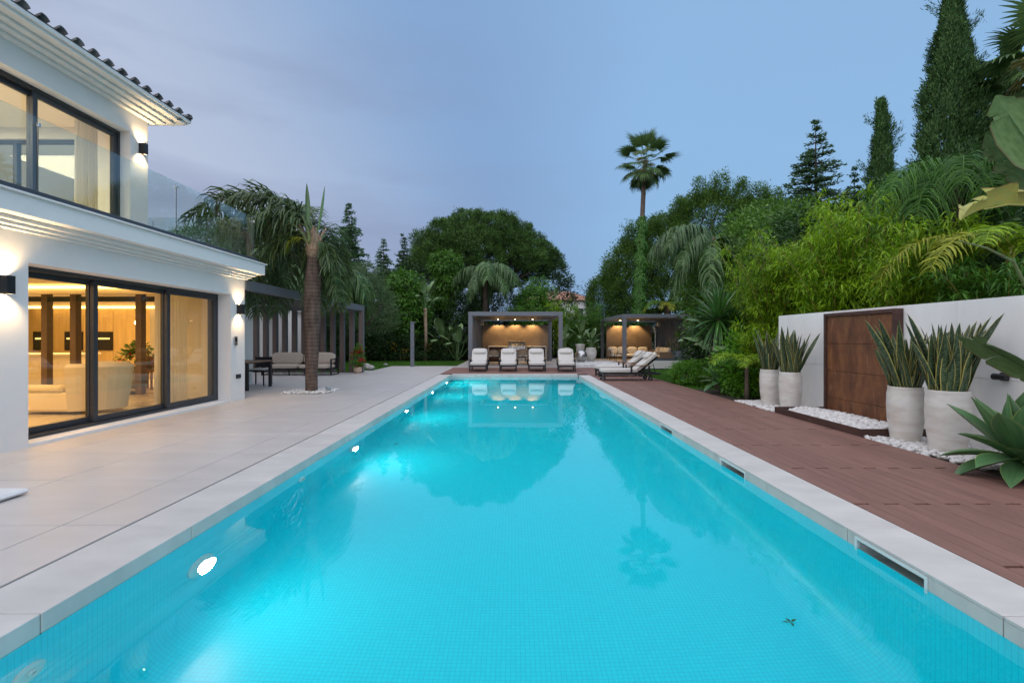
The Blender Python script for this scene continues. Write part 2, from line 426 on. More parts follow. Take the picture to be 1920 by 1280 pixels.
class Leaves:
    """collects leaf quads; build() makes them one mesh with one tint for each leaf, random unless given"""
    def __init__(s): s.V = []; s.A = []; s.n = 0
    def add(s, P, D, Nh, Ln, W, bend=0.12, tint=None):
        D = nrm(D); S = nrm(np.cross(D, Nh)); Nn = np.cross(S, D)
        Ln = np.broadcast_to(Ln, (len(P),))[:, None]; W = np.broadcast_to(W, (len(P),))[:, None]
        mid = P + D * Ln * .45 + Nn * Ln * bend * .4
        V = np.stack([P, mid + S * W * .5, P + D * Ln - Nn * Ln * bend, mid - S * W * .5], 1).reshape(-1, 3)
        s.V.append(V); s.A.append(rng.random(len(P)) if tint is None else np.clip(tint, 0, 1)); s.n += len(P)
        return s
    def quads(s, V, tint=None):
        """V: (n,4,3) raw quads"""
        s.V.append(V.reshape(-1, 3)); s.A.append(rng.random(len(V)) if tint is None else np.clip(tint, 0, 1)); s.n += len(V); return s
    def mesh(s, name, mat):
        V = np.concatenate(s.V); me = mkmesh(name, V, np.arange(len(V)).reshape(-1, 4), np.concatenate(s.A))
        me.materials.append(M[mat]); return me
    def build(s, name, mat, parent=None, loc=(0, 0, 0)):
        return link(name, s.mesh(name, mat), None, parent, loc)

def lobe_points(lobes, n, shell=(0.78, 1.03), inner=0.72):
    """points on the skin of a union of ellipsoids, with their outward direction"""
    Lb = np.array(lobes, float); w = Lb[:, 3] * Lb[:, 4] + Lb[:, 4] * Lb[:, 5]; w /= w.sum()
    P = np.zeros((0, 3)); O = np.zeros((0, 3))
    while len(P) < n:
        i = rng.choice(len(Lb), size=n * 2, p=w); d = rdir(n * 2)
        r = rng.uniform(shell[0], shell[1], (n * 2, 1))
        p = Lb[i, :3] + d * r * Lb[i, 3:]
        keep = np.ones(len(p), bool)
        for j in range(len(Lb)):
            q = np.linalg.norm((p - Lb[j, :3]) / Lb[j, 3:], axis=1); keep &= ~((q < inner) & (i != j))
        P = np.concatenate([P, p[keep]]); O = np.concatenate([O, nrm(d[keep] / Lb[i[keep], 3:])])
    return P[:n], O[:n]

def crown(lobes, nclump, per, rc, Ln, W, flat=0.7, droop=0.15, out=0.7, bend=0.12, shell=(0.78, 1.03)):
    P, O = lobe_points(lobes, nclump, shell)
    lv = Leaves()
    n = nclump * per
    ct = np.repeat(rng.random(nclump), per)
    cc = np.repeat(P, per, 0); oo = np.repeat(O, per, 0)
    rr = np.repeat(rng.uniform(.6, 1.3, nclump), per)[:, None]
    off = np.clip(rng.normal(size=(n, 3)), -1.7, 1.7) * rc * .55 * rr * np.array([1, 1, flat])
    D = nrm(oo * out + nrm(off) * .7 + rdir(n) * .55 + np.array([0, 0, -droop]))
    up = nrm(oo + rdir(n) * .6 + np.array([0, 0, .5]))
    hz = np.clip(.45 + .35 * off[:, 2] / (rc * .6), 0, 1)  # higher leaves of a clump paler: light from above put into the tint
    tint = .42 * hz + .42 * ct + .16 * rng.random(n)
    lv.add(cc + off, D, up, Ln * rng.uniform(.6, 1.25, n), W * rng.uniform(.7, 1.2, n), bend, tint)
    return lv, P

def limbs(mb, start, targets, r0, n=6):
    for t in targets:
        t = np.array(t); s = np.array(start) + rng.normal(size=3) * .03
        mid = (s * .55 + t * .45) + np.array([0, 0, -.08 * np.linalg.norm(t - s)]) + rng.normal(size=3) * .05 * np.linalg.norm(t - s)
        ts = np.linspace(0, 1, 7)[:, None]
        pts = (1 - ts) ** 2 * s + 2 * ts * (1 - ts) * mid + ts ** 2 * t
        mb.tube(pts, np.linspace(r0, r0 * .2, 7), n)

def tree(name, label, base, lobes, trunk_h, tr, leaf, bark='bark', nclump=400, per=30, rc=.35, Ln=.12, W=.06, nl=9, cat='tree', group=None, lean=(0, 0), **kw):
    t = thing(name, label, cat, base, 0, group)
    lv, P = crown(lobes, nclump, per, rc, Ln, W, **kw)
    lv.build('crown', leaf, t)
    mb = MB()
    top = np.array([lean[0], lean[1], trunk_h])
    z = np.linspace(0, 1, 6)[:, None]
    pts = top * z + np.sin(z * 3) * np.array([.08, -.05, 0]) * trunk_h * .2
    mb.tube(pts, np.linspace(tr * 1.25, tr * .8, 6), 10)
    sel = P[rng.choice(len(P), min(nl, len(P)), replace=False)]
    limbs(mb, pts[-1] - np.array([0, 0, .05]), sel * .92, tr * .5)
    mb.build('trunk', bark, t, smooth=True)
    return t

def strip_frond(L, a0, a1, pairs, ll, lw, droop, plum=.4, sway=0.0, start=.12, stiff=.35, jit=.12, fwd=.6, lv=None, curve=1.3):
    """feather-leaf of a palm in local space: base at origin, runs along +x; returns leaves and rachis points"""
    t = np.linspace(0, 1, 40); a = a0 + (a1 - a0) * t ** curve
    ds = L / 39
    X = np.concatenate([[0], np.cumsum(np.cos(a[:-1]) * ds)]); Z = np.concatenate([[0], np.cumsum(np.sin(a[:-1]) * ds)])
    Y = sway * t ** 2
    n = pairs * 2
    tt = start + (1 - start) * (np.repeat(np.arange(pairs), 2) + rng.uniform(-.3, .3, n)) / pairs; tt = np.clip(tt, start, 1)
    sd = np.tile([1.0, -1.0], pairs)
    p0 = np.stack([np.interp(tt, t, X), np.interp(tt, t, Y), np.interp(tt, t, Z)], 1)
    aa = np.interp(tt, t, a)
    T = np.stack([np.cos(aa), np.zeros(n), np.sin(aa)], 1); Nn = np.stack([-np.sin(aa), np.zeros(n), np.cos(aa)], 1)
    S = np.stack([np.zeros(n), sd, np.zeros(n)], 1)
    d0 = nrm(S + T * fwd + Nn * rng.uniform(-plum, plum * 1.6, n)[:, None] + rng.normal(size=(n, 3)) * jit)
    ln = (ll * np.sin(PI * (.14 + .80 * tt)) ** .6 * rng.uniform(.8, 1.15, n))[:, None]
    g = np.array([0, 0, -1.0])
    dr = droop * rng.uniform(.7, 1.4, (n, 1))
    d1 = nrm(d0 + g * dr); d2 = nrm(d1 + g * dr * 1.5)
    q0 = p0; q1 = q0 + d0 * ln * stiff; q2 = q1 + d1 * ln * (1 - stiff) * .5; q3 = q2 + d2 * ln * (1 - stiff) * .5
    wv = T + rng.normal(size=(n, 3)) * .35
    w0 = nrm(wv - d0 * np.sum(wv * d0, 1, keepdims=True)) * lw * .5; w1 = nrm(wv - d1 * np.sum(wv * d1, 1, keepdims=True)) * lw * .5
    tint = rng.random(n)
    lv = lv or Leaves()
    for (A, wa, B, wb) in ((q0, w0 * .6, q1, w0), (q1, w0, q2, w1 * .8), (q2, w1 * .8, q3, w1 * .12)):
        lv.quads(np.stack([A - wa, A + wa, B + wb, B - wb], 1), tint)
    return lv, np.stack([X, Y, Z], 1)

def frond_mesh(name, leaf, **kw):
    lv, rach = strip_frond(**kw)
    r = 0.018 * kw['L'] / 3
    V, F_ = tube_arr(rach[::3], np.linspace(r * 1.6, r * .3, len(rach[::3])), 5)
    lf = np.concatenate(lv.V); n = len(lf)
    quads = [f for f in F_ if len(f) == 4]
    Vv = np.concatenate([lf, np.array(V)]); Ff = np.concatenate([np.arange(n).reshape(-1, 4), np.array(quads) + n])
    at = np.concatenate(lv.A + [np.full(len(quads), .85)])
    me = mkmesh(name, Vv, Ff, at); me.materials.append(M[leaf])
    return me

def blade_mesh(name, mat, L, W, a0=0.0, a1=-0.5, segs=9, cup=0.25, prof=None, thick=0.0, twist=0.0, wave=0.0, across=4):
    """strap leaf: base at origin, runs along +x rising at a0, bending to a1; closed when thick > 0"""
    t = np.linspace(0, 1, segs + 1); a = a0 + (a1 - a0) * t
    ds = L / segs
    X = np.concatenate([[0], np.cumsum(np.cos(a[:-1]) * ds)]); Z = np.concatenate([[0], np.cumsum(np.sin(a[:-1]) * ds)])
    if prof is None: prof = lambda s: np.minimum(1, .55 + s * 1.6) * (1 - s ** 3.0) ** 0.8
    w = W * prof(t)
    u = np.linspace(-1, 1, across + 1)
    G = np.zeros((segs + 1, across + 1, 3))
    for i in range(segs + 1):
        tw = twist * t[i]
        Nn = np.array([-math.sin(a[i]), 0, math.cos(a[i])]); S = np.array([0, 1.0, 0])
        S2 = S * math.cos(tw) + Nn * math.sin(tw); N2 = Nn * math.cos(tw) - S * math.sin(tw)
        for j, uu in enumerate(u):
            G[i, j] = np.array([X[i], 0, Z[i]]) + S2 * uu * w[i] / 2 + N2 * (cup * w[i] * (uu * uu - .3) + wave * w[i] * math.sin(t[i] * 14 + (0 if uu > 0 else 1.3)) * abs(uu))
    A = across + 1
    idx = lambda i, j: i * A + j
    F_ = []; UV = []
    def q(i, j, off=0, flip=False):
        f = [idx(i, j) + off, idx(i, j + 1) + off, idx(i + 1, j + 1) + off, idx(i + 1, j) + off]
        uvs = [(j / across, t[i]), ((j + 1) / across, t[i]), ((j + 1) / across, t[i + 1]), (j / across, t[i + 1])]
        if not flip: f, uvs = f[::-1], uvs[::-1]
        F_.append(f); UV.extend(uvs)
    for i in range(segs):
        for j in range(across): q(i, j, 0, True)
    V = G.reshape(-1, 3)
    if thick > 0:
        off = len(V); B = G.copy()
        for i in range(segs + 1):
            Nn = np.array([-math.sin(a[i]), 0, math.cos(a[i])])
            for j, uu in enumerate(u): B[i, j] -= Nn * thick * (1 - uu * uu * .92) * (1 - t[i] * .85)
        V = np.concatenate([V, B.reshape(-1, 3)])
        for i in range(segs):
            for j in range(across): q(i, j, off, False)
    Ff = np.array(F_)
    me = mkmesh(name, V, Ff, rng.random(len(Ff)) * .2 + .4, UV, smooth=True)
    me.materials.append(M[mat]); return me
# ------------------------------------------------------------------ special materials
def mosaic_mat():
    m, nt, b, out = newmat('pool_mosaic'); N, L = nt.nodes, nt.links
    uv = N.new('ShaderNodeUVMap')
    br = N.new('ShaderNodeTexBrick'); br.offset = 0.0; br.squash = 1.0
    br.inputs['Scale'].default_value = 1.0
    br.inputs['Brick Width'].default_value = 0.034; br.inputs['Row Height'].default_value = 0.034
    br.inputs['Mortar Size'].default_value = 0.0018; br.inputs['Mortar Smooth'].default_value = 0.3
    br.inputs['Color1'].default_value = (0.004, 0.740, 0.850, 1); br.inputs['Color2'].default_value = (0.006, 0.780, 0.880, 1)
    br.inputs['Mortar'].default_value = (0.003, 0.580, 0.690, 1)
    L.new(uv.outputs[0], br.inputs['Vector']); L.new(br.outputs['Color'], b.inputs['Base Color'])
    b.inputs['Roughness'].default_value = 0.35
    return m
M['mosaic'] = mosaic_mat()

def water_mat():
    m, nt, b, out = newmat('pool_water'); N, L = nt.nodes, nt.links
    nt.nodes.remove(b)
    g = N.new('ShaderNodeBsdfGlass'); g.inputs['IOR'].default_value = 1.333; g.inputs['Roughness'].default_value = 0.0
    g.inputs['Color'].default_value = (0.93, 1.0, 1.0, 1)
    ge = N.new('ShaderNodeNewGeometry')
    mp = N.new('ShaderNodeMapping'); mp.inputs['Scale'].default_value = (1, 0.55, 1); L.new(ge.outputs['Position'], mp.inputs[0])
    n = N.new('ShaderNodeTexNoise'); n.inputs['Scale'].default_value = 2.6; n.inputs['Detail'].default_value = 2
    L.new(mp.outputs[0], n.inputs['Vector'])
    bp = N.new('ShaderNodeBump'); bp.inputs['Strength'].default_value = 0.008; bp.inputs['Distance'].default_value = 0.05
    L.new(n.outputs['Fac'], bp.inputs['Height']); L.new(bp.outputs[0], g.inputs['Normal'])
    L.new(g.outputs[0], out.inputs[0])
    return m
M['water'] = water_mat()

def corten_mat():
    m, nt, b, out = newmat('corten_sheet'); N, L = nt.nodes, nt.links
    ge = N.new('ShaderNodeNewGeometry')
    mp = N.new('ShaderNodeMapping'); mp.inputs['Scale'].default_value = (1, 2.0, 0.75); L.new(ge.outputs['Position'], mp.inputs[0])
    n = N.new('ShaderNodeTexNoise'); n.inputs['Scale'].default_value = 2.4; n.inputs['Detail'].default_value = 10; n.inputs['Roughness'].default_value = .72
    L.new(mp.outputs[0], n.inputs['Vector'])
    r = N.new('ShaderNodeValToRGB'); e = r.color_ramp.elements
    e[0].position = .28; e[0].color = (0.055, 0.020, 0.010, 1); e[1].position = .78; e[1].color = (0.290, 0.120, 0.036, 1)
    k = e.new(.5); k.color = (0.140, 0.052, 0.020, 1)
    L.new(n.outputs['Fac'], r.inputs[0])
    n2 = N.new('ShaderNodeTexNoise'); n2.inputs['Scale'].default_value = 14; n2.inputs['Detail'].default_value = 6
    mp2 = N.new('ShaderNodeMapping'); mp2.inputs['Scale'].default_value = (1, 1.6, 0.4); L.new(ge.outputs['Position'], mp2.inputs[0]); L.new(mp2.outputs[0], n2.inputs['Vector'])
    r2 = N.new('ShaderNodeValToRGB'); r2.color_ramp.elements[0].position = .60; r2.color_ramp.elements[1].position = .72
    L.new(n2.outputs['Fac'], r2.inputs[0])
    mx = N.new('ShaderNodeMix'); mx.data_type = 'RGBA'; mx.inputs[7].default_value = (0.42, 0.24, 0.12, 1)
    mm = N.new('ShaderNodeMath'); mm.operation = 'MULTIPLY'; mm.inputs[1].default_value = .35
    L.new(r2.outputs[0], mm.inputs[0]); L.new(mm.outputs[0], mx.inputs[0]); L.new(r.outputs[0], mx.inputs[6]); L.new(mx.outputs[2], b.inputs['Base Color'])
    b.inputs['Roughness'].default_value = .6
    bp = N.new('ShaderNodeBump'); bp.inputs['Strength'].default_value = .25; bp.inputs['Distance'].default_value = .01
    L.new(n2.outputs['Fac'], bp.inputs['Height']); L.new(bp.outputs[0], b.inputs['Normal'])
    return m
M['corten'] = corten_mat()

def glaze_mat():
    m, nt, b, out = newmat('cream_glaze'); N, L = nt.nodes, nt.links
    ge = N.new('ShaderNodeNewGeometry')
    mp = N.new('ShaderNodeMapping'); mp.inputs['Scale'].default_value = (1, 1, 3); L.new(ge.outputs['Position'], mp.inputs[0])
    n = N.new('ShaderNodeTexNoise'); n.inputs['Scale'].default_value = 3.5; n.inputs['Detail'].default_value = 5; L.new(mp.outputs[0], n.inputs['Vector'])
    mx = N.new('ShaderNodeMix'); mx.data_type = 'RGBA'; mx.inputs[6].default_value = (0.58, 0.54, 0.485, 1); mx.inputs[7].default_value = (0.70, 0.68, 0.64, 1)
    mr = N.new('ShaderNodeMapRange'); mr.inputs['From Min'].default_value = .35; mr.inputs['From Max'].default_value = .6
    L.new(n.outputs['Fac'], mr.inputs['Value']); L.new(mr.outputs[0], mx.inputs[0]); L.new(mx.outputs[2], b.inputs['Base Color'])
    b.inputs['Roughness'].default_value = .3; b.inputs['Coat Weight'].default_value = .25; b.inputs['Coat Roughness'].default_value = .15
    w = N.new('ShaderNodeTexWave'); w.bands_direction = 'Z'; w.inputs['Scale'].default_value = 9; w.inputs['Distortion'].default_value = 1.2
    L.new(ge.outputs['Position'], w.inputs['Vector'])
    bp = N.new('ShaderNodeBump'); bp.inputs['Strength'].default_value = .10; bp.inputs['Distance'].default_value = .01
    L.new(w.outputs['Fac'], bp.inputs['Height']); L.new(bp.outputs[0], b.inputs['Normal'])
    return m
M['glaze'] = glaze_mat()

def ring_mat():
    m, nt, b, out = newmat('ringed_palm_trunk'); N, L = nt.nodes, nt.links
    ge = N.new('ShaderNodeNewGeometry')
    w = N.new('ShaderNodeTexWave'); w.bands_direction = 'Z'; w.wave_profile = 'SAW'; w.inputs['Scale'].default_value = 3.2
    w.inputs['Distortion'].default_value = 2.2; w.inputs['Detail'].default_value = 3; w.inputs['Detail Scale'].default_value = 2
    L.new(ge.outputs['Position'], w.inputs['Vector'])
    mp = N.new('ShaderNodeMapping'); mp.inputs['Scale'].default_value = (1, 1, .35); L.new(ge.outputs['Position'], mp.inputs[0])
    n = N.new('ShaderNodeTexNoise'); n.inputs['Scale'].default_value = 9; n.inputs['Detail'].default_value = 8; L.new(mp.outputs[0], n.inputs['Vector'])
    r = N.new('ShaderNodeValToRGB'); e = r.color_ramp.elements
    e[0].position = .3; e[0].color = (0.036, 0.023, 0.018, 1); e[1].position = .75; e[1].color = (0.190, 0.128, 0.095, 1)
    mm = N.new('ShaderNodeMix'); mm.data_type = 'FLOAT'; mm.inputs[0].default_value = .2
    L.new(n.outputs['Fac'], mm.inputs[2]); L.new(w.outputs['Fac'], mm.inputs[3]); L.new(mm.outputs[0], r.inputs[0]); L.new(r.outputs[0], b.inputs['Base Color'])
    b.inputs['Roughness'].default_value = .9
    bp = N.new('ShaderNodeBump'); bp.inputs['Strength'].default_value = .7; bp.inputs['Distance'].default_value = .03
    L.new(mm.outputs[0], bp.inputs['Height']); L.new(bp.outputs[0], b.inputs['Normal'])
    return m
M['ring'] = ring_mat()

def snake_mat():
    m, nt, b, out = newmat('snake_plant_leaf'); N, L = nt.nodes, nt.links
    uv = N.new('ShaderNodeUVMap'); sp = N.new('ShaderNodeSeparateXYZ'); L.new(uv.outputs[0], sp.inputs[0])
    a = N.new('ShaderNodeMath'); a.operation = 'SUBTRACT'; a.inputs[1].default_value = .5; L.new(sp.outputs[0], a.inputs[0])
    ab = N.new('ShaderNodeMath'); ab.operation = 'ABSOLUTE'; L.new(a.outputs[0], ab.inputs[0])
    r = N.new('ShaderNodeMapRange'); r.inputs['From Min'].default_value = .40; r.inputs['From Max'].default_value = .45; L.new(ab.outputs[0], r.inputs['Value'])
    mp = N.new('ShaderNodeMapping'); mp.inputs['Scale'].default_value = (1.2, 26, 1); L.new(uv.outputs[0], mp.inputs[0])
    n = N.new('ShaderNodeTexNoise'); n.inputs['Scale'].default_value = 1.6; n.inputs['Detail'].default_value = 4; L.new(mp.outputs[0], n.inputs['Vector'])
    oi = N.new('ShaderNodeObjectInfo')
    cr = N.new('ShaderNodeValToRGB'); e = cr.color_ramp.elements
    e[0].position = .38; e[0].color = (0.012, 0.034, 0.012, 1); e[1].position = .70; e[1].color = (0.100, 0.150, 0.075, 1)
    L.new(n.outputs['Fac'], cr.inputs[0])
    mx = N.new('ShaderNodeMix'); mx.data_type = 'RGBA'; mx.inputs[7].default_value = (0.42, 0.37, 0.105, 1)
    L.new(r.outputs[0], mx.inputs[0]); L.new(cr.outputs[0], mx.inputs[6])
    hs = N.new('ShaderNodeHueSaturation'); r2 = N.new('ShaderNodeMapRange'); r2.inputs['To Min'].default_value = .75; r2.inputs['To Max'].default_value = 1.2
    L.new(oi.outputs['Random'], r2.inputs['Value']); L.new(r2.outputs[0], hs.inputs['Value']); L.new(mx.outputs[2], hs.inputs['Color'])
    L.new(hs.outputs[0], b.inputs['Base Color']); b.inputs['Roughness'].default_value = .4
    return m
M['snake'] = snake_mat()

def fleshy(name, c1, c2, edge=None):
    m, nt, b, out = newmat(name); N, L = nt.nodes, nt.links
    uv = N.new('ShaderNodeUVMap'); mp = N.new('ShaderNodeMapping'); mp.inputs['Scale'].default_value = (9, 1.2, 1); L.new(uv.outputs[0], mp.inputs[0])
    n = N.new('ShaderNodeTexNoise'); n.inputs['Scale'].default_value = 1.5; n.inputs['Detail'].default_value = 5; L.new(mp.outputs[0], n.inputs['Vector'])
    mx = N.new('ShaderNodeMix'); mx.data_type = 'RGBA'; mx.inputs[6].default_value = (*c1, 1); mx.inputs[7].default_value = (*c2, 1)
    mr = N.new('ShaderNodeMapRange'); mr.inputs['From Min'].default_value = .3; mr.inputs['From Max'].default_value = .7
    L.new(n.outputs['Fac'], mr.inputs['Value']); L.new(mr.outputs[0], mx.inputs[0])
    last = mx.outputs[2]
    if edge:
        sp = N.new('ShaderNodeSeparateXYZ'); L.new(uv.outputs[0], sp.inputs[0])
        a = N.new('ShaderNodeMath'); a.operation = 'SUBTRACT'; a.inputs[1].default_value = .5; L.new(sp.outputs[0], a.inputs[0])
        ab = N.new('ShaderNodeMath'); ab.operation = 'ABSOLUTE'; L.new(a.outputs[0], ab.inputs[0])
        r = N.new('ShaderNodeMapRange'); r.inputs['From Min'].default_value = .45; r.inputs['From Max'].default_value = .5; L.new(ab.outputs[0], r.inputs['Value'])
        m2 = N.new('ShaderNodeMix'); m2.data_type = 'RGBA'; m2.inputs[7].default_value = (*edge, 1); L.new(r.outputs[0], m2.inputs[0]); L.new(last, m2.inputs[6]); last = m2.outputs[2]
    hs = N.new('ShaderNodeHueSaturation'); oi = N.new('ShaderNodeObjectInfo'); r2 = N.new('ShaderNodeMapRange'); r2.inputs['To Min'].default_value = .8; r2.inputs['To Max'].default_value = 1.2
    L.new(oi.outputs['Random'], r2.inputs['Value']); L.new(r2.outputs[0], hs.inputs['Value']); L.new(last, hs.inputs['Color'])
    L.new(hs.outputs[0], b.inputs['Base Color']); b.inputs['Roughness'].default_value = .42
    return m
M['agave'] = fleshy('agave_leaf', (0.050, 0.135, 0.045), (0.105, 0.220, 0.085), (0.26, 0.32, 0.10))
M['paddle'] = fleshy('paddle_leaf', (0.095, 0.185, 0.060), (0.170, 0.275, 0.105), (0.16, 0.10, 0.05))
M['paddle_y'] = fleshy('yellowing_paddle_leaf', (0.52, 0.44, 0.08), (0.36, 0.44, 0.11), (0.22, 0.09, 0.04))

M['throat'] = pm('skimmer_throat', (0.70, 0.74, 0.72), 0.6)
# ------------------------------------------------------------------ ground, pool shell, water
PXL, PXR, PY0, PY1, WZ = -2.41, 2.47, 0.55, 19.0, -0.10
FLOOR_Z = -1.5
def ring_sheet(name, mat, x0, x1, y0, y1, hx0, hx1, hy0, hy1, z):
    V = [(x0, y0, z), (x1, y0, z), (x1, y1, z), (x0, y1, z), (hx0, hy0, z), (hx1, hy0, z), (hx1, hy1, z), (hx0, hy1, z)]
    return link(name, mkmesh(name, V, [(0, 1, 5, 4), (1, 2, 6, 5), (2, 3, 7, 6), (3, 0, 4, 7)]), mat)
structure(ring_sheet('ground', 'ground', -1500, 1500, -800, 3000, PXL - .25, PXR + .25, PY0 - .25, PY1 + .25, -0.09))

def pool_shell():
    r = 0.32; prof = [(PXL, WZ - .013)]
    prof += [(PXL, FLOOR_Z + r)] + [(PXL + r - r * math.cos(a), FLOOR_Z + r - r * math.sin(a)) for a in np.linspace(.1, PI / 2, 14)]
    prof += [(PXR - r + r * math.sin(a), FLOOR_Z + r - r * math.cos(a)) for a in np.linspace(0, PI / 2 - .1, 14)] + [(PXR, FLOOR_Z + r), (PXR, WZ - .013)]
    s = [0.0]
    for a, b in zip(prof, prof[1:]): s.append(s[-1] + math.dist(a, b))
    ys = [PY0, PY1]
    V = [(x, y, z) for y in ys for x, z in prof]; n = len(prof); F_ = []; UV = []
    for i in range(n - 1):
        F_.append((i, i + 1, n + i + 1, n + i)); UV += [(s[i], ys[0]), (s[i + 1], ys[0]), (s[i + 1], ys[1]), (s[i], ys[1])]
    for e, (y, fl) in enumerate(((PY0, False), (PY1, True))):
        k = len(V); V += [(PXL, y, FLOOR_Z), (PXR, y, FLOOR_Z), (PXR, y, WZ - .013), (PXL, y, WZ - .013)]
        f = [k, k + 1, k + 2, k + 3]; u = [(PXL, FLOOR_Z), (PXR, FLOOR_Z), (PXR, WZ), (PXL, WZ)]
        if not fl: f, u = f[::-1], u[::-1]
        F_.append(f); UV += u
    me = mkmesh('pool_basin', V, np.array(F_), None, UV, smooth=False)
    return structure(link('pool_basin', me, 'mosaic'))
basin = pool_shell()
def uv_box(name, mat, parent, x0, x1, y0, y1, z0, z1):
    V = [(x0, y0, z0), (x1, y0, z0), (x1, y1, z0), (x0, y1, z0), (x0, y0, z1), (x1, y0, z1), (x1, y1, z1), (x0, y1, z1)]
    Fs = [((4, 5, 6, 7), 0, 1), ((0, 1, 5, 4), 0, 2), ((1, 2, 6, 5), 1, 2), ((2, 3, 7, 6), 0, 2), ((3, 0, 4, 7), 1, 2)]
    UV = [(V[i][a], V[i][b]) for f, a, b in Fs for i in f]
    return link(name, mkmesh(name, V, np.array([f for f, _, _ in Fs]), None, UV), mat, parent)
for k, (dy, z) in enumerate(((0.45, -0.42), (0.9, -0.72), (1.35, -1.02))):
    uv_box('step', 'mosaic', basin, PXL + .004, PXR - .004, PY1 - dy, PY1 - .004 - k * .0, FLOOR_Z + .01, z)
structure(link('water', mkmesh('water', [(PXL, PY0, WZ), (PXR, PY0, WZ), (PXR, PY1, WZ), (PXL, PY1, WZ)], [(0, 1, 2, 3)]), 'water'))

# ------------------------------------------------------------------ coping: separate slabs, skimmer mouths on the right
J0, SL = 2.515, 1.18
SKIM = [(2.94, 3.575), (5.26, 5.90), (7.68, 8.32)]
JW = 0.007
coping = structure(MB().box(PXL - .47, PXL - .03, PY0 - .4, PY1, -.2, -.115).box(PXR + .36, PXR + .40, PY0 - .4, PY1, -.2, -.115).build('pool_coping', 'screed'))
for k in range(-2, 14):
    y0 = J0 + k * SL + JW / 2; y1 = min(J0 + (k + 1) * SL - JW / 2, PY1 + .45)
    piece('coping_slab', 'coping', coping, PXL - .47, PXL, y0, y1, -.114, 0, .004)
J1 = 2.49
for k in range(-2, 14):
    y0 = J1 + k * 1.165 + JW / 2; y1 = min(J1 + (k + 1) * 1.165 - JW / 2, PY1 + .45)
    mb = MB(); mb.box(PXR, PXR + .40, y0, y1, -.022, 0, .003)
    cuts = [c for c in SKIM if c[0] < y1 and c[1] > y0]; a = y0
    for c in cuts:
        if c[0] > a: mb.box(PXR + .001, PXR + .36, a, c[0], -.114, -.0225)
        a = max(a, min(c[1], y1))
    if a < y1 - .01: mb.box(PXR + .001, PXR + .36, a, y1, -.114, -.0225)
    mb.build('coping_slab', 'coping', coping)
for k in range(5):
    x0 = PXL + .001 + k * .976; piece('coping_slab', 'coping', coping, x0 + JW / 2, x0 + .975 - JW / 2, PY1, PY1 + .449, -.114, 0, .004)
for k in range(5):
    x0 = PXL + .001 + k * .976; piece('coping_slab', 'coping', coping, x0 + JW / 2, x0 + .975 - JW / 2, PY0 - .4, PY0, -.114, 0, .004)
for i, (a, b) in enumerate(SKIM):
    sk = thing('pool_skimmer', ('white skimmer mouth in the right pool edge, longest and nearest the camera', 'white skimmer mouth in the right pool edge, second from the camera', 'small far white skimmer mouth in the right pool edge')[i], 'skimmer', (PXR, (a + b) / 2, -.114), 0, 'skimmer mouths in the pool edge')
    hw = (b - a) / 2 - .004
    MB().box(-.004, .02, -hw, -hw + .022, -.05, .09).box(-.004, .02, hw - .022, hw, -.05, .09).box(-.004, .02, -hw + .022, hw - .022, .068, .09).build('frame', 'plast', sk)
    MB().box(.30, .33, -hw, hw, -.09, .09).box(.02, .30, -hw, -hw + .01, -.09, .09).box(.02, .30, hw - .01, hw, -.09, .09).box(.02, .30, -hw + .01, hw - .01, -.09, -.075).build('throat', 'throat', sk)

# pool lamps and jets on the left wall
LAMPY = [0.85, 3.79, 7.36, 10.85, 14.3, 17.3]
lab = ['round pool lamp under the near end of the left pool wall', 'big bright round pool lamp nearest the camera in the left pool wall', 'second bright round pool lamp along the left pool wall', 'third small bright pool lamp along the left pool wall',
       'fourth small pool lamp far along the left pool wall', 'farthest pool lamp beside the underwater steps']
for i, y in enumerate(LAMPY):
    t = thing('pool_lamp', lab[i], 'lamp', (PXL, y, -.74), 0, 'underwater pool lamps')
    MB().lathe([(.15, 0), (.15, .012), (.115, .03), (.078, .03), (.078, .02)], 28).xform(Matrix.Rotation(R(90), 4, 'Y')).build('bezel', 'plast', t, smooth=False)
    MB().lathe([(.0, .024), (.0775, .024)], 28).xform(Matrix.Rotation(R(90), 4, 'Y')).build('lens', 'pool_lamp', t)
    light('pool_light', 'AREA', (PXL + .06, y, -.74), (4, 6.5, 11, 13, 16, 18)[i], (1.0, 0.98, 0.92), (0, R(-90), 0), .2)
for i, (y, z) in enumerate(((2.45, -.46), (5.6, -.46), (8.4, -.46))):
    t = thing('pool_jet', ('round pale water jet fitting nearest the camera in the left pool wall', 'round water jet fitting between the two nearest pool lamps', 'small water jet fitting beyond the second pool lamp')[i], 'jet fitting', (PXL, y, z), 0, 'water jets')
    MB().lathe([(.085, 0), (.085, .008), (.06, .018), (.02, .018)], 24).xform(Matrix.Rotation(R(90), 4, 'Y')).build('flange', 'plast', t)
    MB().lathe([(.028, .018), (.028, .03), (.012, .03), (.012, .02)], 16).xform(Matrix.Rotation(R(90), 4, 'Y')).build('nozzle', 'plast', t)

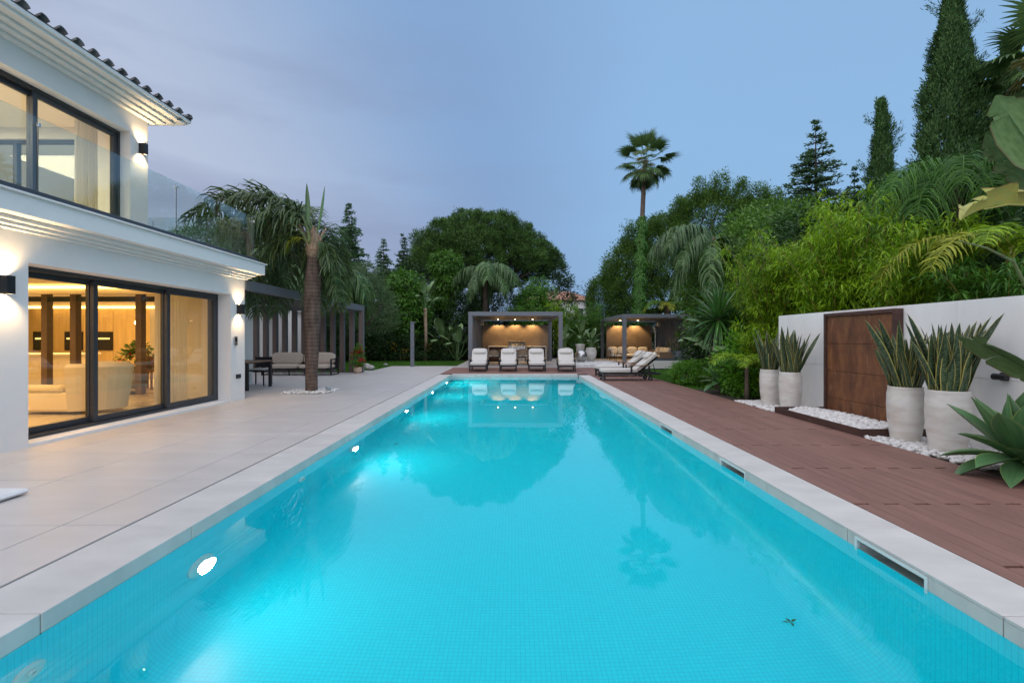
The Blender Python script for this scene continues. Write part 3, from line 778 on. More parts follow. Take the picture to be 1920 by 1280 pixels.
# ------------------------------------------------------------------ terrace of large stone tiles
terrace = structure(MB().box(-12.6, PXL - .485, -3, 20.9, -.20, -.032).box(-6.25, PXL - .485, 20.9, 24.8, -.20, -.032).build('terrace', 'screed'))
structure(MB().box(PXL - .4845, PXL - .4705, -3, 24.8, -.2, -.075).build('drain_channel', 'dark'))
XS = [-2.901, -3.39] + [-3.39 - 1.12 * k for k in range(1, 9)]
for c in range(len(XS) - 1):
    for k in range(-3, 19):
        y0, y1 = J0 + k * SL, J0 + (k + 1) * SL
        if c > 3 and (y0 < 11.2 or y1 > 21): continue
        if c == 3 and (y1 > 21 and XS[c] < -6.4): continue
        x0, x1 = XS[c + 1], XS[c]
        if c == 2 and y0 > 20.3: x0 = -6.15
        elif c == 3 and y0 > 20.3: continue
        piece('tile', 'tile', terrace, x0 + .004, x1 - .004, y0 + .004, y1 - .004, -.031, 0, .002)

# pavilion floors, same stone
pav_floor = structure(MB().box(-2.9, 10.6, 23.65, 35, -.2, -.032).build('pavilion_floor', 'screed'))
for i in range(11):
    for j in range(9):
        x0 = -2.9 + i * 1.2; y0 = 23.65 + j * 1.2
        if x0 > 5.5 and y0 < 24.5: continue
        piece('tile', 'tile', pav_floor, x0 + .003, x0 + 1.197, y0 + .003, y0 + 1.197, -.031, 0, .002)

# ------------------------------------------------------------------ timber deck, board by board
deck = structure(MB().box(PXR + .41, 4.93, -3, 23.6, -.16, -.03).box(-2.86, PXR + .409, PY1 + .47, 23.6, -.16, -.03).build('deck', 'dark'))
bw = 0.1285
for i in range(16):
    x0 = PXR + .408 + i * bw + .002; x1 = x0 + bw - .005
    off = 4.18 - 2.3 + (1.15 if i % 2 else 0) - 2.3 * 1
    for k in range(12):
        y0 = max(off + k * 2.3, -2) + .016; y1 = min(off + (k + 1) * 2.3, 23.6) - .018
        if y1 - y0 < .1: continue
        piece('board', 'deck', deck, x0, x1, y0, y1, -.026, random.uniform(-.0008, .0008), .002)
for i in range(32):
    y0 = PY1 + .455 + i * bw + .002; y1 = y0 + bw - .005
    off = -2.88 - (1.0 if i % 2 else 0)
    for k in range(4):
        x0 = max(off + k * 2.0, -2.88) + .004; x1 = min(off + (k + 1) * 2.0, PXR + .406) - .004
        if x1 - x0 < .1: continue
        piece('board', 'deckx', deck, x0, x1, y0, y1, -.026, 0, .002)

# ------------------------------------------------------------------ lawns
def lawn(name, x0, x1, y0, y1, n, label):
    lw = structure(link(name, mkmesh(name, [(x0, y0, -.055), (x1, y0, -.055), (x1, y1, -.055), (x0, y1, -.055)], [(0, 1, 2, 3)]), 'lawn'))
    P = np.stack([rng.uniform(x0, x1, n), rng.uniform(y0, y1, n), np.full(n, -.055)], 1)
    D = nrm(np.stack([rng.normal(size=n) * .4, rng.normal(size=n) * .4, np.ones(n)], 1))
    g = Leaves().add(P, D, rdir(n), rng.uniform(.03, .065, n), .012).build('grass', 'l_grass')
    tag(g, label, 'grass', None, 'stuff')
lawn('lawn', -12.5, -2.95, 24.82, 31.2, 42000, 'short green grass behind the far end of the terrace')
lawn('lawn', 4.96, 10.6, 14.0, 23.6, 42000, 'short green grass beside the timber deck and pavilion')
lawn('lawn', -9.5, -6.18, 20.95, 24.8, 12000, 'short green grass beside the fins of the left pergola')
structure(link('planting_bed', mkmesh('planting_bed', [(4.955, -2, -.05), (6.0, -2, -.05), (6.0, 14, -.05), (4.955, 14, -.05)], [(0, 1, 2, 3)]), 'soil'))
structure(link('planting_bed', mkmesh('planting_bed', [(-16, 31.2, -.05), (14, 31.2, -.05), (14, 40, -.05), (-16, 40, -.05)], [(0, 1, 2, 3)]), 'soil'))

# ------------------------------------------------------------------ white pebbles
def pebbles(name, label, pts, size, parent=None, flat=.6):
    bm = bmesh.new(); bmesh.ops.create_icosphere(bm, subdivisions=1, radius=1); bv = np.array([v.co[:] for v in bm.verts]); bf = np.array([[v.index for v in f.verts] for f in bm.faces]); bm.free()
    V = []; Fs = []; k = 0
    for p in pts:
        s = size * random.uniform(.65, 1.35); sc = np.array([s * random.uniform(.8, 1.3), s * random.uniform(.7, 1.0), s * flat * random.uniform(.7, 1.1)])
        rt = np.array(Euler((random.uniform(-.5, .5), random.uniform(-.5, .5), random.uniform(0, 6.3))).to_matrix())
        v = (bv * (1 + rng.normal(size=(len(bv), 1)) * .08) * sc) @ rt.T + np.array(p)
        V.append(v); Fs.append(bf + k); k += len(bv)
    o = link(name, mkmesh(name, np.concatenate(V), np.concatenate(Fs), smooth=True), 'peb', parent)
    return tag(o, label, 'pebbles', None, 'stuff')
pts = []
for _ in range(3300):
    x, y = random.uniform(4.97, 5.98), random.uniform(5.35, 11.1)
    if 7.0 < y < 9.35 and x > 4.9: continue
    if y < 5.9 and x < 5.05 + (5.9 - y) * .2: continue
    pts.append((x, y, -.03 + random.uniform(0, .035)))
pebbles('pebbles', 'white pebbles around the four tall planters along the wall', pts, .045)
pts = []
for _ in range(1500):
    x, y = random.uniform(5.0, 5.85), random.uniform(7.13, 9.25)
    h = .02 + .10 * max(0, 1 - abs(x - 5.45) / .55) * (1 - .3 * abs(y - 8.2))
    pts.append((x, y, h + random.uniform(-.02, .02)))
pebbles('pebbles', 'white pebbles heaped in the rusty steel trough', pts, .052)
pts = [(random.uniform(2.75, 5.6), random.uniform(25.0, 29.6), .01 + random.uniform(0, .03)) for _ in range(2600)]
pebbles('pebbles', 'white pebbles around the steel ball between the pavilions', pts, .06)

# leaves floating on the water
def floating_leaf(x, y, s, rz, label):
    t = thing('floating_leaf', label, 'leaf', (x, y, WZ + .003), rz, 'leaves on the water')
    a = Leaves(); P = np.zeros((4, 3)); an = np.array([.2, 1.3, 2.6, 4.2]); D = np.stack([np.cos(an), np.sin(an), np.full(4, .12)], 1)
    a.add(P, D, np.array([[0, 0, 1.0]] * 4), np.array([.06, .045, .05, .035]) * s, np.array([.016] * 4) * s, .1); a.build('blade', 'l_dark', t)
floating_leaf(1.46, 2.60, 1.0, .4, 'small dark leaf floating in the near right part of the pool')
floating_leaf(1.55, 10.6, 1.5, 1.4, 'small leaf floating by the far right pool edge')
floating_leaf(-1.65, 7.0, 1.0, 2.4, 'small leaf floating near the left pool wall')
# ------------------------------------------------------------------ the villa
FX = -6.22          # facade plane, ground floor
UX = -7.70          # facade plane, upper floor
villa = thing('villa', 'white two storey villa with warm lit sliding windows', 'house', (-9, 4, 0))
def vp(name, mat, mb, parent=None, smooth=False):
    o = mb.build(name, mat, parent or villa, smooth=smooth)
    if parent is None: o.location = (9, -4, 0)
    return o
HY0 = -5.0
# ground floor shell
w = MB()
w.box(FX - .35, FX, HY0, 6.32, -.05, 2.74)                      # pier on the left
w.box(FX - .35, FX, 6.32, 10.84, 2.366, 2.74)                   # lintel
w.box(FX - .35, FX, 10.84, 11.40, -.05, 2.74)                   # pier at the corner
w.box(-8.0, FX - .351, 11.15, 11.40, -.05, 2.74)               # end wall towards the pergola
w.box(-8.25, -8.0, 11.401, 14.9, -.05, 2.5).box(-9.67, -8.0, 14.9, 15.1, -.05, 2.5).box(-9.67, -9.45, 15.101, 17.2, -.05, 2.5)                    # kitchen wing side
w.box(-18, -9.45, 17.2, 17.45, -.05, 2.5)                       # kitchen wing back
w.box(-18.2, -18, HY0, 17.45, -.05, 2.9)
w.box(-18, FX - .351, HY0 - .2, HY0, -.05, 2.74)
vp('wall', 'plaster', w)
vp('floor', 'roomfloor', MB().box(-18, FX - .36, HY0, 11.149, -.05, .05).box(-18, -8.26, 11.15, 14.89, -.05, .05).box(-18, -9.68, 14.891, 17.19, -.05, .05))
vp('ceiling', 'room', MB().box(-18, FX - .36, HY0, 11.149, 2.56, 2.739).box(-18, -8.26, 11.402, 14.89, 2.50, 2.525).box(-18, -9.68, 14.891, 17.19, 2.50, 2.525))
vp('door_sill', 'trim', MB().box(FX - .353, FX - .02, 6.325, 10.835, -.04, .045, .006))
# stepped cornice under the terrace
st = [(.06, 2.741, 2.78), (.13, 2.7805, 2.825), (.20, 2.8255, 2.88), (.36, 2.8805, 3.12)]
for d, z0, z1 in st:
    vp('cornice', 'trim', MB().box(-12, FX + d, HY0, 11.40 + d * .62, z0, z1, .006))
vp('cornice', 'trim', MB().box(-12, FX + .40, HY0, 11.40 + .26, 3.1205, 3.145, .005))
vp('terrace_kerb', 'band', MB().box(-6.06, -5.94, HY0, 11.44, 3.146, 3.235, .004).box(-12, -6.061, 11.32, 11.44, 3.146, 3.235, .004))
vp('balcony_floor', 'tile', MB().box(-12, -6.065, HY0, 11.315, 3.146, 3.17))
# glass balustrade
bal = thing('glass_balustrade', 'frameless glass balustrade along the villa balcony', 'balustrade', (-6.0, 8, 3.235))
def pane(parent, x0, x1, y0, y1, z0, z1, mat='bal_glass'):
    return MB().box(x0, x1, y0, y1, z0, z1).build('pane', mat, parent, world=True)
for a, b in ((3.66, 6.19), (6.21, 8.73), (8.75, 11.33)): pane(bal, -6.008, -5.992, a, b, 3.2, 4.18)
for a, b in ((-8.3, -6.03), (-10.6, -8.32)): pane(bal, a, b, 11.372, 11.388, 3.2, 4.18)
for y in (6.2, 8.74, 11.345):
    p = MB().tube([(-5.982, y, 3.2), (-5.982, y, 4.1)], .006, 6).build('post', 'frame', bal, world=True)
    MB().box(-5.99, -5.955, y - .022, y + .022, 4.05, 4.10, .006).build('clamp', 'steel', p)
    p.children[0].location = (0, 0, 0)
MB().tube([(-8.31, 11.36, 3.2), (-8.31, 11.36, 4.1)], .006, 6).build('post', 'frame', bal, world=True)

# big sliding window, ground floor
def leaf_frame(x0, x1, y0, y1, z0, z1, wv):
    return MB().box(x0, x1, y0, y0 + wv, z0, z1, .004).box(x0, x1, y1 - wv, y1, z0, z1, .004).box(x0, x1, y0 + wv, y1 - wv, z0, z0 + wv, .004).box(x0, x1, y0 + wv, y1 - wv, z1 - wv * .9, z1, .004)
sl = vp('window', 'frame', MB().box(-6.70, -6.50, 6.10, 6.20, .046, 2.365).box(-6.70, -6.50, 10.79, 10.838, .046, 2.365).box(-6.70, -6.50, 6.20, 10.79, .046, .085).box(-6.70, -6.50, 6.20, 10.79, 2.31, 2.365))
for i, (a, b, x) in enumerate(((6.21, 7.80, -6.675), (7.72, 9.34, -6.605), (9.26, 10.785, -6.535))):
    lf = leaf_frame(x - .03, x + .03, a, b, .088, 2.308, .085).build('sash', 'frame', sl)
    MB().box(x - .006, x + .006, a + .08, b - .08, .165, 2.24).build('pane', 'glass', sl)
# upper floor
w = MB()
w.box(UX - .3, UX, HY0, 3.2, 3.17, 6.02).box(UX - .3, UX, 3.2, 9.90, 5.54, 6.02).box(UX - .3, UX, 9.90, 10.38, 3.17, 6.02)
w.box(-8.75, UX - .301, 10.13, 10.38, 3.17, 6.02).box(-11.9, -8.75, 10.13, 10.38, 5.50, 6.02).box(-15, -11.9, 10.13, 10.38, 3.17, 6.02)
w.box(-15.2, -15, HY0, 10.38, 3.17, 6.02).box(-15, UX - .301, HY0 - .2, HY0, 3.17, 6.02)
vp('wall', 'plaster', w)
vp('ceiling', 'room', MB().box(-15, UX - .31, HY0, 10.12, 5.72, 5.95))
vp('floor', 'roomfloor', MB().box(-15, UX - .31, HY0, 10.12, 3.172, 3.21))
uf = vp('window', 'frame', MB().box(-8.06, -7.90, 3.2, 9.898, 5.47, 5.538).box(-8.06, -7.90, 9.84, 9.898, 3.22, 5.47).box(-8.06, -7.90, 3.2, 9.84, 3.22, 3.27))
for a, b, x in ((4.7, 6.52, -7.945), (6.42, 8.22, -8.015), (8.12, 9.835, -7.945)):
    leaf_frame(x - .03, x + .03, a, b, 3.27, 5.468, .085).build('sash', 'frame', uf)
    MB().box(x - .006, x + .006, a + .08, b - .08, 3.35, 5.40).build('pane', 'glass', uf)
ef = vp('window', 'frame', MB().box(-11.9, -8.75, 10.2, 10.3, 5.43, 5.499).box(-11.9, -8.75, 10.2, 10.3, 3.215, 3.28).box(-8.82, -8.751, 10.2, 10.3, 3.28, 5.43).box(-10.36, -10.28, 10.2, 10.3, 3.28, 5.43))
MB().box(-11.9, -8.82, 10.24, 10.25, 3.28, 5.43).build('pane', 'glass', ef)
# eaves: stepped mouldings, fascia, roof with barrel tiles
for d, z0, z1 in ((.10, 5.93, 5.98), (.22, 5.9805, 6.03), (.34, 6.0305, 6.08), (.50, 6.0805, 6.13), (.55, 6.1305, 6.20)):
    vp('eaves_moulding', 'trim', MB().box(-15, UX + d, HY0, 10.38 + d, z0, z1, .006))
ex, ey, ez = UX + .56, 10.38 + .56, 6.21
sl_a = R(20)
rt = -11.5
rise = (ex - rt) * math.tan(sl_a)
V = [(ex, HY0, ez), (ex, ey, ez), (rt - (ex - rt), ey, ez), (rt - (ex - rt), HY0, ez), (rt, ey - (ex - rt), ez + rise), (rt, HY0, ez + rise)]
roof = link('roof', mkmesh('roof', V, [(0, 1, 4, 5), (1, 2, 4), (2, 3, 5, 4), (0, 3, 2, 1), (0, 5, 3)]), 'roof', villa, (9, -4, 0))
tv = []; tf = []
for i, (x, r) in enumerate(((0, .082), (.46, .068))):
    for rr in (r, r - .014):
        for j in range(9): a = PI * j / 8; tv.append((x, rr * math.cos(a), rr * math.sin(a) * 1.05))
for j in range(8):
    tf += [(j, j + 1, 18 + j + 1, 18 + j), (9 + j + 1, 9 + j, 27 + j, 27 + j + 1), (j + 1, j, 9 + j, 9 + j + 1)]
tile_me = mkmesh('tile', np.array(tv), tf, smooth=True); tile_me.materials.append(M['roof'])
for k in range(44):
    y = ey - .12 - k * .305
    for c in range(3):
        if y > ey - .1 - c * .42: continue
        link('tile', tile_me, None, roof, (ex + .05 - c * .40 * math.cos(sl_a), y, ez + .012 + c * .40 * math.sin(sl_a) + .01), (0, sl_a, PI))
for k in range(14):
    link('tile', tile_me, None, roof, (ex - .12 - k * .305, ey + .05, ez + .012), (0, sl_a, -PI / 2))
for k in range(6):
    q = k * .4; link('tile', tile_me, None, roof, (ex - q * .70, ey - q * .70, ez + .03 + q * .26), (0, R(14.5), R(-135)), (1, 1.2, 1.2))

# wall lamps (up and down)
def wall_lamp(x, y, z, label, pw):
    t = thing('wall_lamp', label, 'lamp', (x, y, z), 0, 'up and down wall lamps')
    h = .11
    MB().box(.0, .012, -.05, .05, -h, h).box(.012, .118, -.05, -.045, -h, h).box(.012, .118, .045, .05, -h, h).box(.118, .125, -.05, .05, -h, h).box(.012, .118, -.045, .045, -.02, .02).build('housing', 'black', t)
    for s in (1, -1):
        MB().box(.035, .095, -.03, .03, s * .045 - .004, s * .045 + .004).build('diffuser', 'bulb', t)
        light('wall_lamp_light', 'SPOT', (x + .065, y, z + s * .07), pw, (1, .68, .34), (PI if s > 0 else 0, 0, 0), .02, R(150), 1.0)
    return t
wall_lamp(FX, 5.985, 2.05, 'dark box wall lamp lighting the white wall left of the sliding window', 38)
wall_lamp(FX, 11.12, 2.05, 'dark box wall lamp on the villa corner above the intercom', 30)
wall_lamp(UX, 10.17, 5.30, 'dark box wall lamp on the upper floor under the eaves', 24)
t = thing('intercom', 'small grey intercom on the white villa corner', 'intercom', (FX, 11.0, 1.24))
MB().box(0, .03, -.06, .06, 0, .20, .006).build('casing', 'steel', t); MB().box(.03, .034, -.035, .035, .09, .17).build('screen', 'oven', t)
t = thing('socket_plate', 'dark outdoor socket plate low on the villa corner', 'socket', (FX, 11.12, .50))
MB().box(0, .025, -.09, .09, 0, .09, .006).build('plate', 'black', t); MB().box(.025, .03, -.07, .07, .02, .07, .003).build('lid', 'frame', t)

# ------------------------------------------------------------------ inside the ground floor
W1 = (1.0, .63, .27)
for (x, y, s1, s2, p) in ((-9.2, 6.0, 3.5, 4.5, 145), (-12.5, 9.0, 3, 3, 75), (-12.8, 14.2, 4, 2.4, 120)):
    light('room_area_light', 'AREA', (x, y, 2.52 if y < 11 else 2.47), p, W1, (0, 0, 0), s1, sy=s2)
light('room_area_light', 'AREA', (-10.5, 7.5, 5.65), 210, (1.0, .92, .84), (0, 0, 0), 2.5, sy=3)  # area light added to brighten the upper room so its windows look pale
cv = thing('ceiling_cove', 'glowing warm light cove in the living room ceiling', 'light cove', (-10, 9, 2.45))
MB().box(-16.5, -7.4, 10.6, 10.64, 2.47, 2.53).box(-16.5, -7.4, 6.4, 6.44, 2.47, 2.53).box(-16, -10.2, 16.2, 16.24, 2.38, 2.46).build('glow', 'cove', cv, world=True)
MB().box(-16.6, -7.3, 10.64, 10.75, 2.36, 2.56).box(-16.6, -7.3, 6.30, 6.40, 2.40, 2.56).build('lip', 'room', cv, world=True)
# dark framed partition between living room and kitchen
pt = thing('glazed_partition', 'dark framed glass partition between living room and kitchen', 'partition', (-12, 11.9, .05))
for x in (-8.35, -9.0, -10.57, -11.26, -12.7, -14.2):
    MB().box(x - .07, x + .07, 11.82, 11.98, .05, 2.49).build('post', 'alu_b', pt, world=True)
MB().box(-15.1, -8.26, 11.84, 11.96, 2.28, 2.40).build('rail', 'frame', pt, world=True)
MB().box(-10.0, -9.07, 11.84, 11.96, .051, .13).build('rail', 'frame', pt, world=True)
# kitchen
kt = thing('kitchen_units', 'warm lit kitchen wall with black built in ovens', 'kitchen', (-14, 16.7, .05))
for i in range(6):
    MB().box(-17.4 + i * 1.0, -16.41 + i * 1.0, 16.5, 17.1, .06, 2.43, .005).build('cabinet', 'room_wood', kt, world=True)
for x in (-16.9, -15.75, -14.7, -13.7):
    MB().box(x - .3, x + .3, 16.46, 16.50, 1.0, 1.62, .004).build('oven', 'oven', kt, world=True)
    MB().box(x - .22, x + .22, 16.452, 16.458, 1.36, 1.42).build('display', 'screen', kt, world=True)
isl = thing('kitchen_island', 'pale kitchen island seen through the sliding window', 'kitchen island', (-14.2, 14.5, .05))
MB().box(-1.6, 1.6, -.45, .45, 0, .86, .01).build('body', 'room', isl); MB().box(-1.65, 1.65, -.5, .5, .86, .91, .006).build('worktop', 'trim', isl)
gw = thing('grey_wall_panel', 'grey interior wall behind the red flowered plant', 'wall panel', (-10.9, 16.4, .05))
MB().box(-1.2, 1.2, 0, .2, 0, 2.44, .005).build('panel', 'grey_in', gw)
light('downlight', 'SPOT', (-11.0, 16.1, 2.44), 40, (1, .72, .42), (0, 0, 0), .03, R(80), .6)
light('downlight', 'SPOT', (-10.2, 16.1, 2.44), 40, (1, .72, .42), (0, 0, 0), .03, R(80), .6)
# pale sofa with a tall curved back towards the window
sf = thing('living_room_sofa', 'cream sofa with a rounded high back just inside the sliding window', 'sofa', (-7.6, 9.4, .05))
me = mkmesh('seat', *(lambda m: (np.array(m.V), m.F))(MB().box(-1.35, -.20, -.72, .30, .05, .40, .04).box(-1.35, -.35, -.74, -.50, .401, .52, .04)))
link('seat', me, 'sofa_in', sf)
pts = []
ns = 15
V = []; Fq = []
for i in range(ns):
    a = i / (ns - 1); ang = -R(75) + a * R(165)
    cx, cyy = -.42 + .62 * math.cos(ang), -.22 + .44 * math.sin(ang)
    nx, ny = math.cos(ang), math.sin(ang)
    for (o_, z) in ((.10, .06), (.16, .45), (.20, .84), (.12, .90), (-.06, .88), (-.08, .45), (-.08, .06)): V.append((cx + nx * o_, cyy + ny * o_, z))
for i in range(ns - 1):
    for j in range(6): Fq.append((i * 7 + j, (i + 1) * 7 + j, (i + 1) * 7 + j + 1, i * 7 + j + 1))
Fq += [tuple(range(7))[::-1], tuple((ns - 1) * 7 + j for j in range(7))]
link('backrest', mkmesh('backrest', np.array(V), Fq, smooth=False), 'sofa_in', sf)
link('cushion', cushion('cushion', .5, .5, .16, 'sofa_in'), None, sf, (-.05, -.30, .80), (R(8), R(12), 0))
# curtains
def curtain(label, x, y0, y1, z0, z1, n, mat, amp=.05, along='y'):
    t = thing('curtain', label, 'curtain', (x, y0, z0))
    k = n * 8; V = []; Fq = []
    for i in range(k + 1):
        s = i / k * (y1 - y0); d = amp * math.sin(i / 8 * 2 * PI) * (1 + .3 * math.sin(i * .37))
        p = (d, s) if along == 'y' else (s, d)
        V += [(p[0], p[1], 0), (p[0] * .8, p[1], z1 - z0)]
    for i in range(k): Fq.append((2 * i, 2 * i + 2, 2 * i + 3, 2 * i + 1))
    link('drape', mkmesh('drape', np.array(V), np.array(Fq), rng.random(len(Fq)), smooth=True), mat, t)
    MB().tube([(0, -.05, z1 - z0 + .01), (0, y1 - y0 + .05, z1 - z0 + .01)] if along == 'y' else [(-.05, 0, z1 - z0 + .01), (y1 - y0 + .05, 0, z1 - z0 + .01)], .012, 6).build('rail', 'frame', t)
curtain('sheer cream curtain behind the third sliding window panel', -6.95, 9.55, 10.5, .055, 2.40, 9, 'sheer', .06)
curtain('long pale curtain in the upper floor window', -8.3, 9.32, 9.84, 3.22, 5.6, 7, 'sheer', .05)
# dining chair + pendant inside
ch = thing('dining_chair', 'brown dining chair inside the villa beyond the partition', 'chair', (-9.75, 13.2, .05))
for sx in (-.2, .2):
    for sy_ in (-.2, .2): MB().box(sx - .02, sx + .02, sy_ - .02, sy_ + .02, 0, .46 if sy_ < 0 else .88).build('leg', 'wood', ch)
MB().box(-.23, .23, -.23, .23, .461, .52, .015).build('seat', 'wood', ch); MB().box(-.18, .18, .17, .21, .55, .86, .01).build('backrest', 'wood', ch)
pd = thing('pendant_lamp', 'small glowing glass pendant lamp inside the villa', 'lamp', (-11.1, 14.6, 1.86))
MB().lathe([(0.0, -.11), (.07, -.09), (.11, 0), (.07, .09), (.02, .12)], 16).build('globe', 'bulb', pd, smooth=True)
MB().tube([(0, 0, .12), (0, 0, .62)], .006, 5).build('cord', 'black', pd)
pp = thing('potted_plant', 'flowering plant in a pot inside the villa behind the sofa', 'plant', (-10.25, 13.4, .05))
MB().lathe([(.0, 0), (.2, 0), (.28, .5), (.26, .52), (.24, .48), (0, .46)], 20).build('pot', 'grey_in', pp, smooth=True)
lv, _ = crown([(0, 0, .75, .36, .36, .30), (.02, .05, 1.05, .2, .2, .18)], 60, 14, .12, .10, .05); lv.build('foliage', 'l_shrub', pp)
lv, _ = crown([(0, 0, .75, .38, .38, .32)], 22, 5, .05, .05, .05); tag(lv.build('flowers', 'red', pp), None, None, None, 'stuff')
# ------------------------------------------------------------------ pergola beside the villa
pg = thing('fin_pergola', 'long grey pergola with louvred roof and vertical fins beside the villa', 'pergola', (-8.7, 16, 0))
def wb(name, mat, parent, *b, bev=.004): return MB().box(*b, bev).build(name, mat, parent, world=True)
wb('beam', 'alu', pg, -6.38, -6.22, 11.45, 20.55, 2.53, 2.75)
wb('beam', 'alu', pg, -11.2, -6.381, 20.35, 20.52, 2.53, 2.75)
wb('beam', 'alu', pg, -8.2, -6.381, 11.45, 11.60, 2.53, 2.75)
wb('beam', 'alu', pg, -11.36, -11.201, 17.5, 20.55, 2.53, 2.75)
wb('beam', 'alu', pg, -11.2, -8.2, 17.46, 17.6, 2.53, 2.75)
wb('beam', 'alu', pg, -8.35, -8.201, 11.45, 17.459, 2.53, 2.75)
for k in range(13):
    x = -6.30 - k * .395
    f = wb('fin', 'alu_b', pg, x - .085, x + .085, 20.30, 20.46, 0, 2.529)
    wb('edge_trim', 'alu', f, x + .087, x + .10, 20.30, 20.46, 0, 2.528).location = (0, 0, 0)
for k in range(40):
    y = 11.72 + k * .217
    x0 = -11.19 if y > 17.7 else -8.19
    lo = MB().box(x0 + 8.7, -6.39 + 8.7, -.095, .095, -.012, .012).build('louvre', 'alu_d', pg)
    lo.location = (0, y - 16, 2.64); lo.rotation_euler = (R(52), 0, 0)
sp = wb('downlight', 'bulb', pg, -6.95, -6.89, 11.9, 11.96, 2.50, 2.51); light('pergola_spot', 'SPOT', (-6.92, 11.93, 2.48), 9, (1, .72, .4), (0, 0, 0), .03, R(95), .6)

wl_ = thing('white_side_building', 'white wall with tall recessed panels seen behind the pergola fins', 'wall', (-10.8, 22.6, -.05))
wb('wall', 'plaster', wl_, -13.5, -9.5, 22.7, 22.9, -.05, 2.8)
for i in range(7):
    x = -13.4 + i * .62
    wb('pilaster', 'plaster', wl_, x, x + .20, 22.45, 22.699, -.05, 2.6)
wb('lintel', 'plaster', wl_, -13.5, -9.48, 22.44, 22.698, 2.6005, 2.81)

# ------------------------------------------------------------------ outdoor sofa in front of the fins
so = thing('garden_sofa', 'low black framed garden sofa with sand cushions under the pergola', 'sofa', (-8.2, 19.0, 0))
for sx in (-1.3, 1.3):
    a = MB(); 
    for y in (-.38, .38): a.box(sx - .025, sx + .025, y - .025, y + .025, 0, .62)
    a.box(sx - .03, sx + .03, -.355, .355, .58, .621).box(sx - .025, sx + .025, -.355, .355, .0, .035)
    a.build('arm_frame', 'black', so)
MB().box(-1.275, 1.275, -.40, .40, .20, .245).box(-1.275, 1.275, .36, .40, .245, .60).build('frame', 'black', so)
for x in (-.62, .62):
    link('seat_cushion', cushion('seat_cushion', 1.22, .78, .17, 'cush_b', .12), None, so, (x, -.01, .325))
    link('back_cushion', cushion('back_cushion', 1.20, .20, .46, 'cush_b', .15), None, so, (x, .27, .62), (R(-12), 0, 0))
for x in (-.3, .3): MB().box(x - .02, x + .02, -.36, -.32, 0, .2).build('leg', 'black', so)

tb = thing('outdoor_table', 'dark legged dining table with wooden top behind the villa corner', 'table', (-7.50, 13.75, 0))
for sx in (-.40, .40):
    for sy in (-.62, .62): MB().box(sx - .035, sx + .035, sy - .035, sy + .035, 0, .715).build('leg', 'black', tb)
MB().box(-.44, .44, -.66, .66, .715, .735).build('frame', 'black', tb); MB().box(-.46, .46, -.68, .68, .7355, .765, .004).build('table_top', 'wood', tb)
oc = thing('outdoor_chair', 'black outdoor dining chair with pale seat behind the table', 'chair', (-7.60, 14.75, 0))
for sx in (-.24, .24):
    for sy in (-.24, .24): MB().box(sx - .015, sx + .015, sy - .015, sy + .015, 0, .42 if sy < 0 else .84).build('leg', 'black', oc)
MB().box(-.25, .25, -.25, .25, .42, .445).build('seat_frame', 'black', oc); MB().box(-.225, .225, .228, .252, .52, .835).build('backrest', 'black', oc)
link('cushion', cushion('cushion', .46, .46, .06), None, oc, (0, -.01, .475))

# shower column, pot with red flowers, parasol base
sh = thing('shower_column', 'grey metal shower column at the far corner of the terrace', 'shower', (-5.0, 24.3, 0))
MB().box(-.09, .09, -.06, .06, .0, 2.15, .01).build('column', 'alu', sh); MB().box(-.10, .13, -.09, .09, 2.15, 2.21, .01).build('head', 'alu', sh)
MB().tube([(.0, -.06, 1.05), (.0, -.11, 1.05)], .03, 10).build('tap', 'steel', sh)
fp = thing('flower_pot', 'clay pot with a red flowering plant by the last pergola fin', 'plant pot', (-6.28, 19.85, 0))
MB().lathe([(0, 0), (.13, 0), (.165, .10), (.165, .25), (.15, .26), (.135, .22), (0, .2)], 20).build('pot', 'terra', fp, smooth=True)
lv, _ = crown([(0, 0, .55, .20, .20, .32), (.04, 0, .95, .10, .10, .2)], 60, 12, .10, .10, .045); lv.build('foliage', 'l_shrub', fp)
lv, _ = crown([(.02, -.03, .6, .28, .26, .34), (.04, 0, 1.0, .12, .12, .14)], 30, 8, .05, .07, .06); tag(lv.build('flowers', 'red', fp), None, None, None, 'stuff')
MB().tube([(0, 0, .2), (.02, 0, .6), (.04, 0, 1.0)], [.014, .01, .005], 5).build('stem', 'bark', fp)
pb = thing('white_slab_base', 'corner of a low white slab lying on the terrace at the left edge', 'slab', (-4.86, 4.15, 0))
MB().box(-.5, .5, -.22, .30, .012, .055, .018).build('slab', 'white_box', pb); MB().box(-.45, .45, -.17, .25, 0, .0119).build('foot', 'dark', pb)

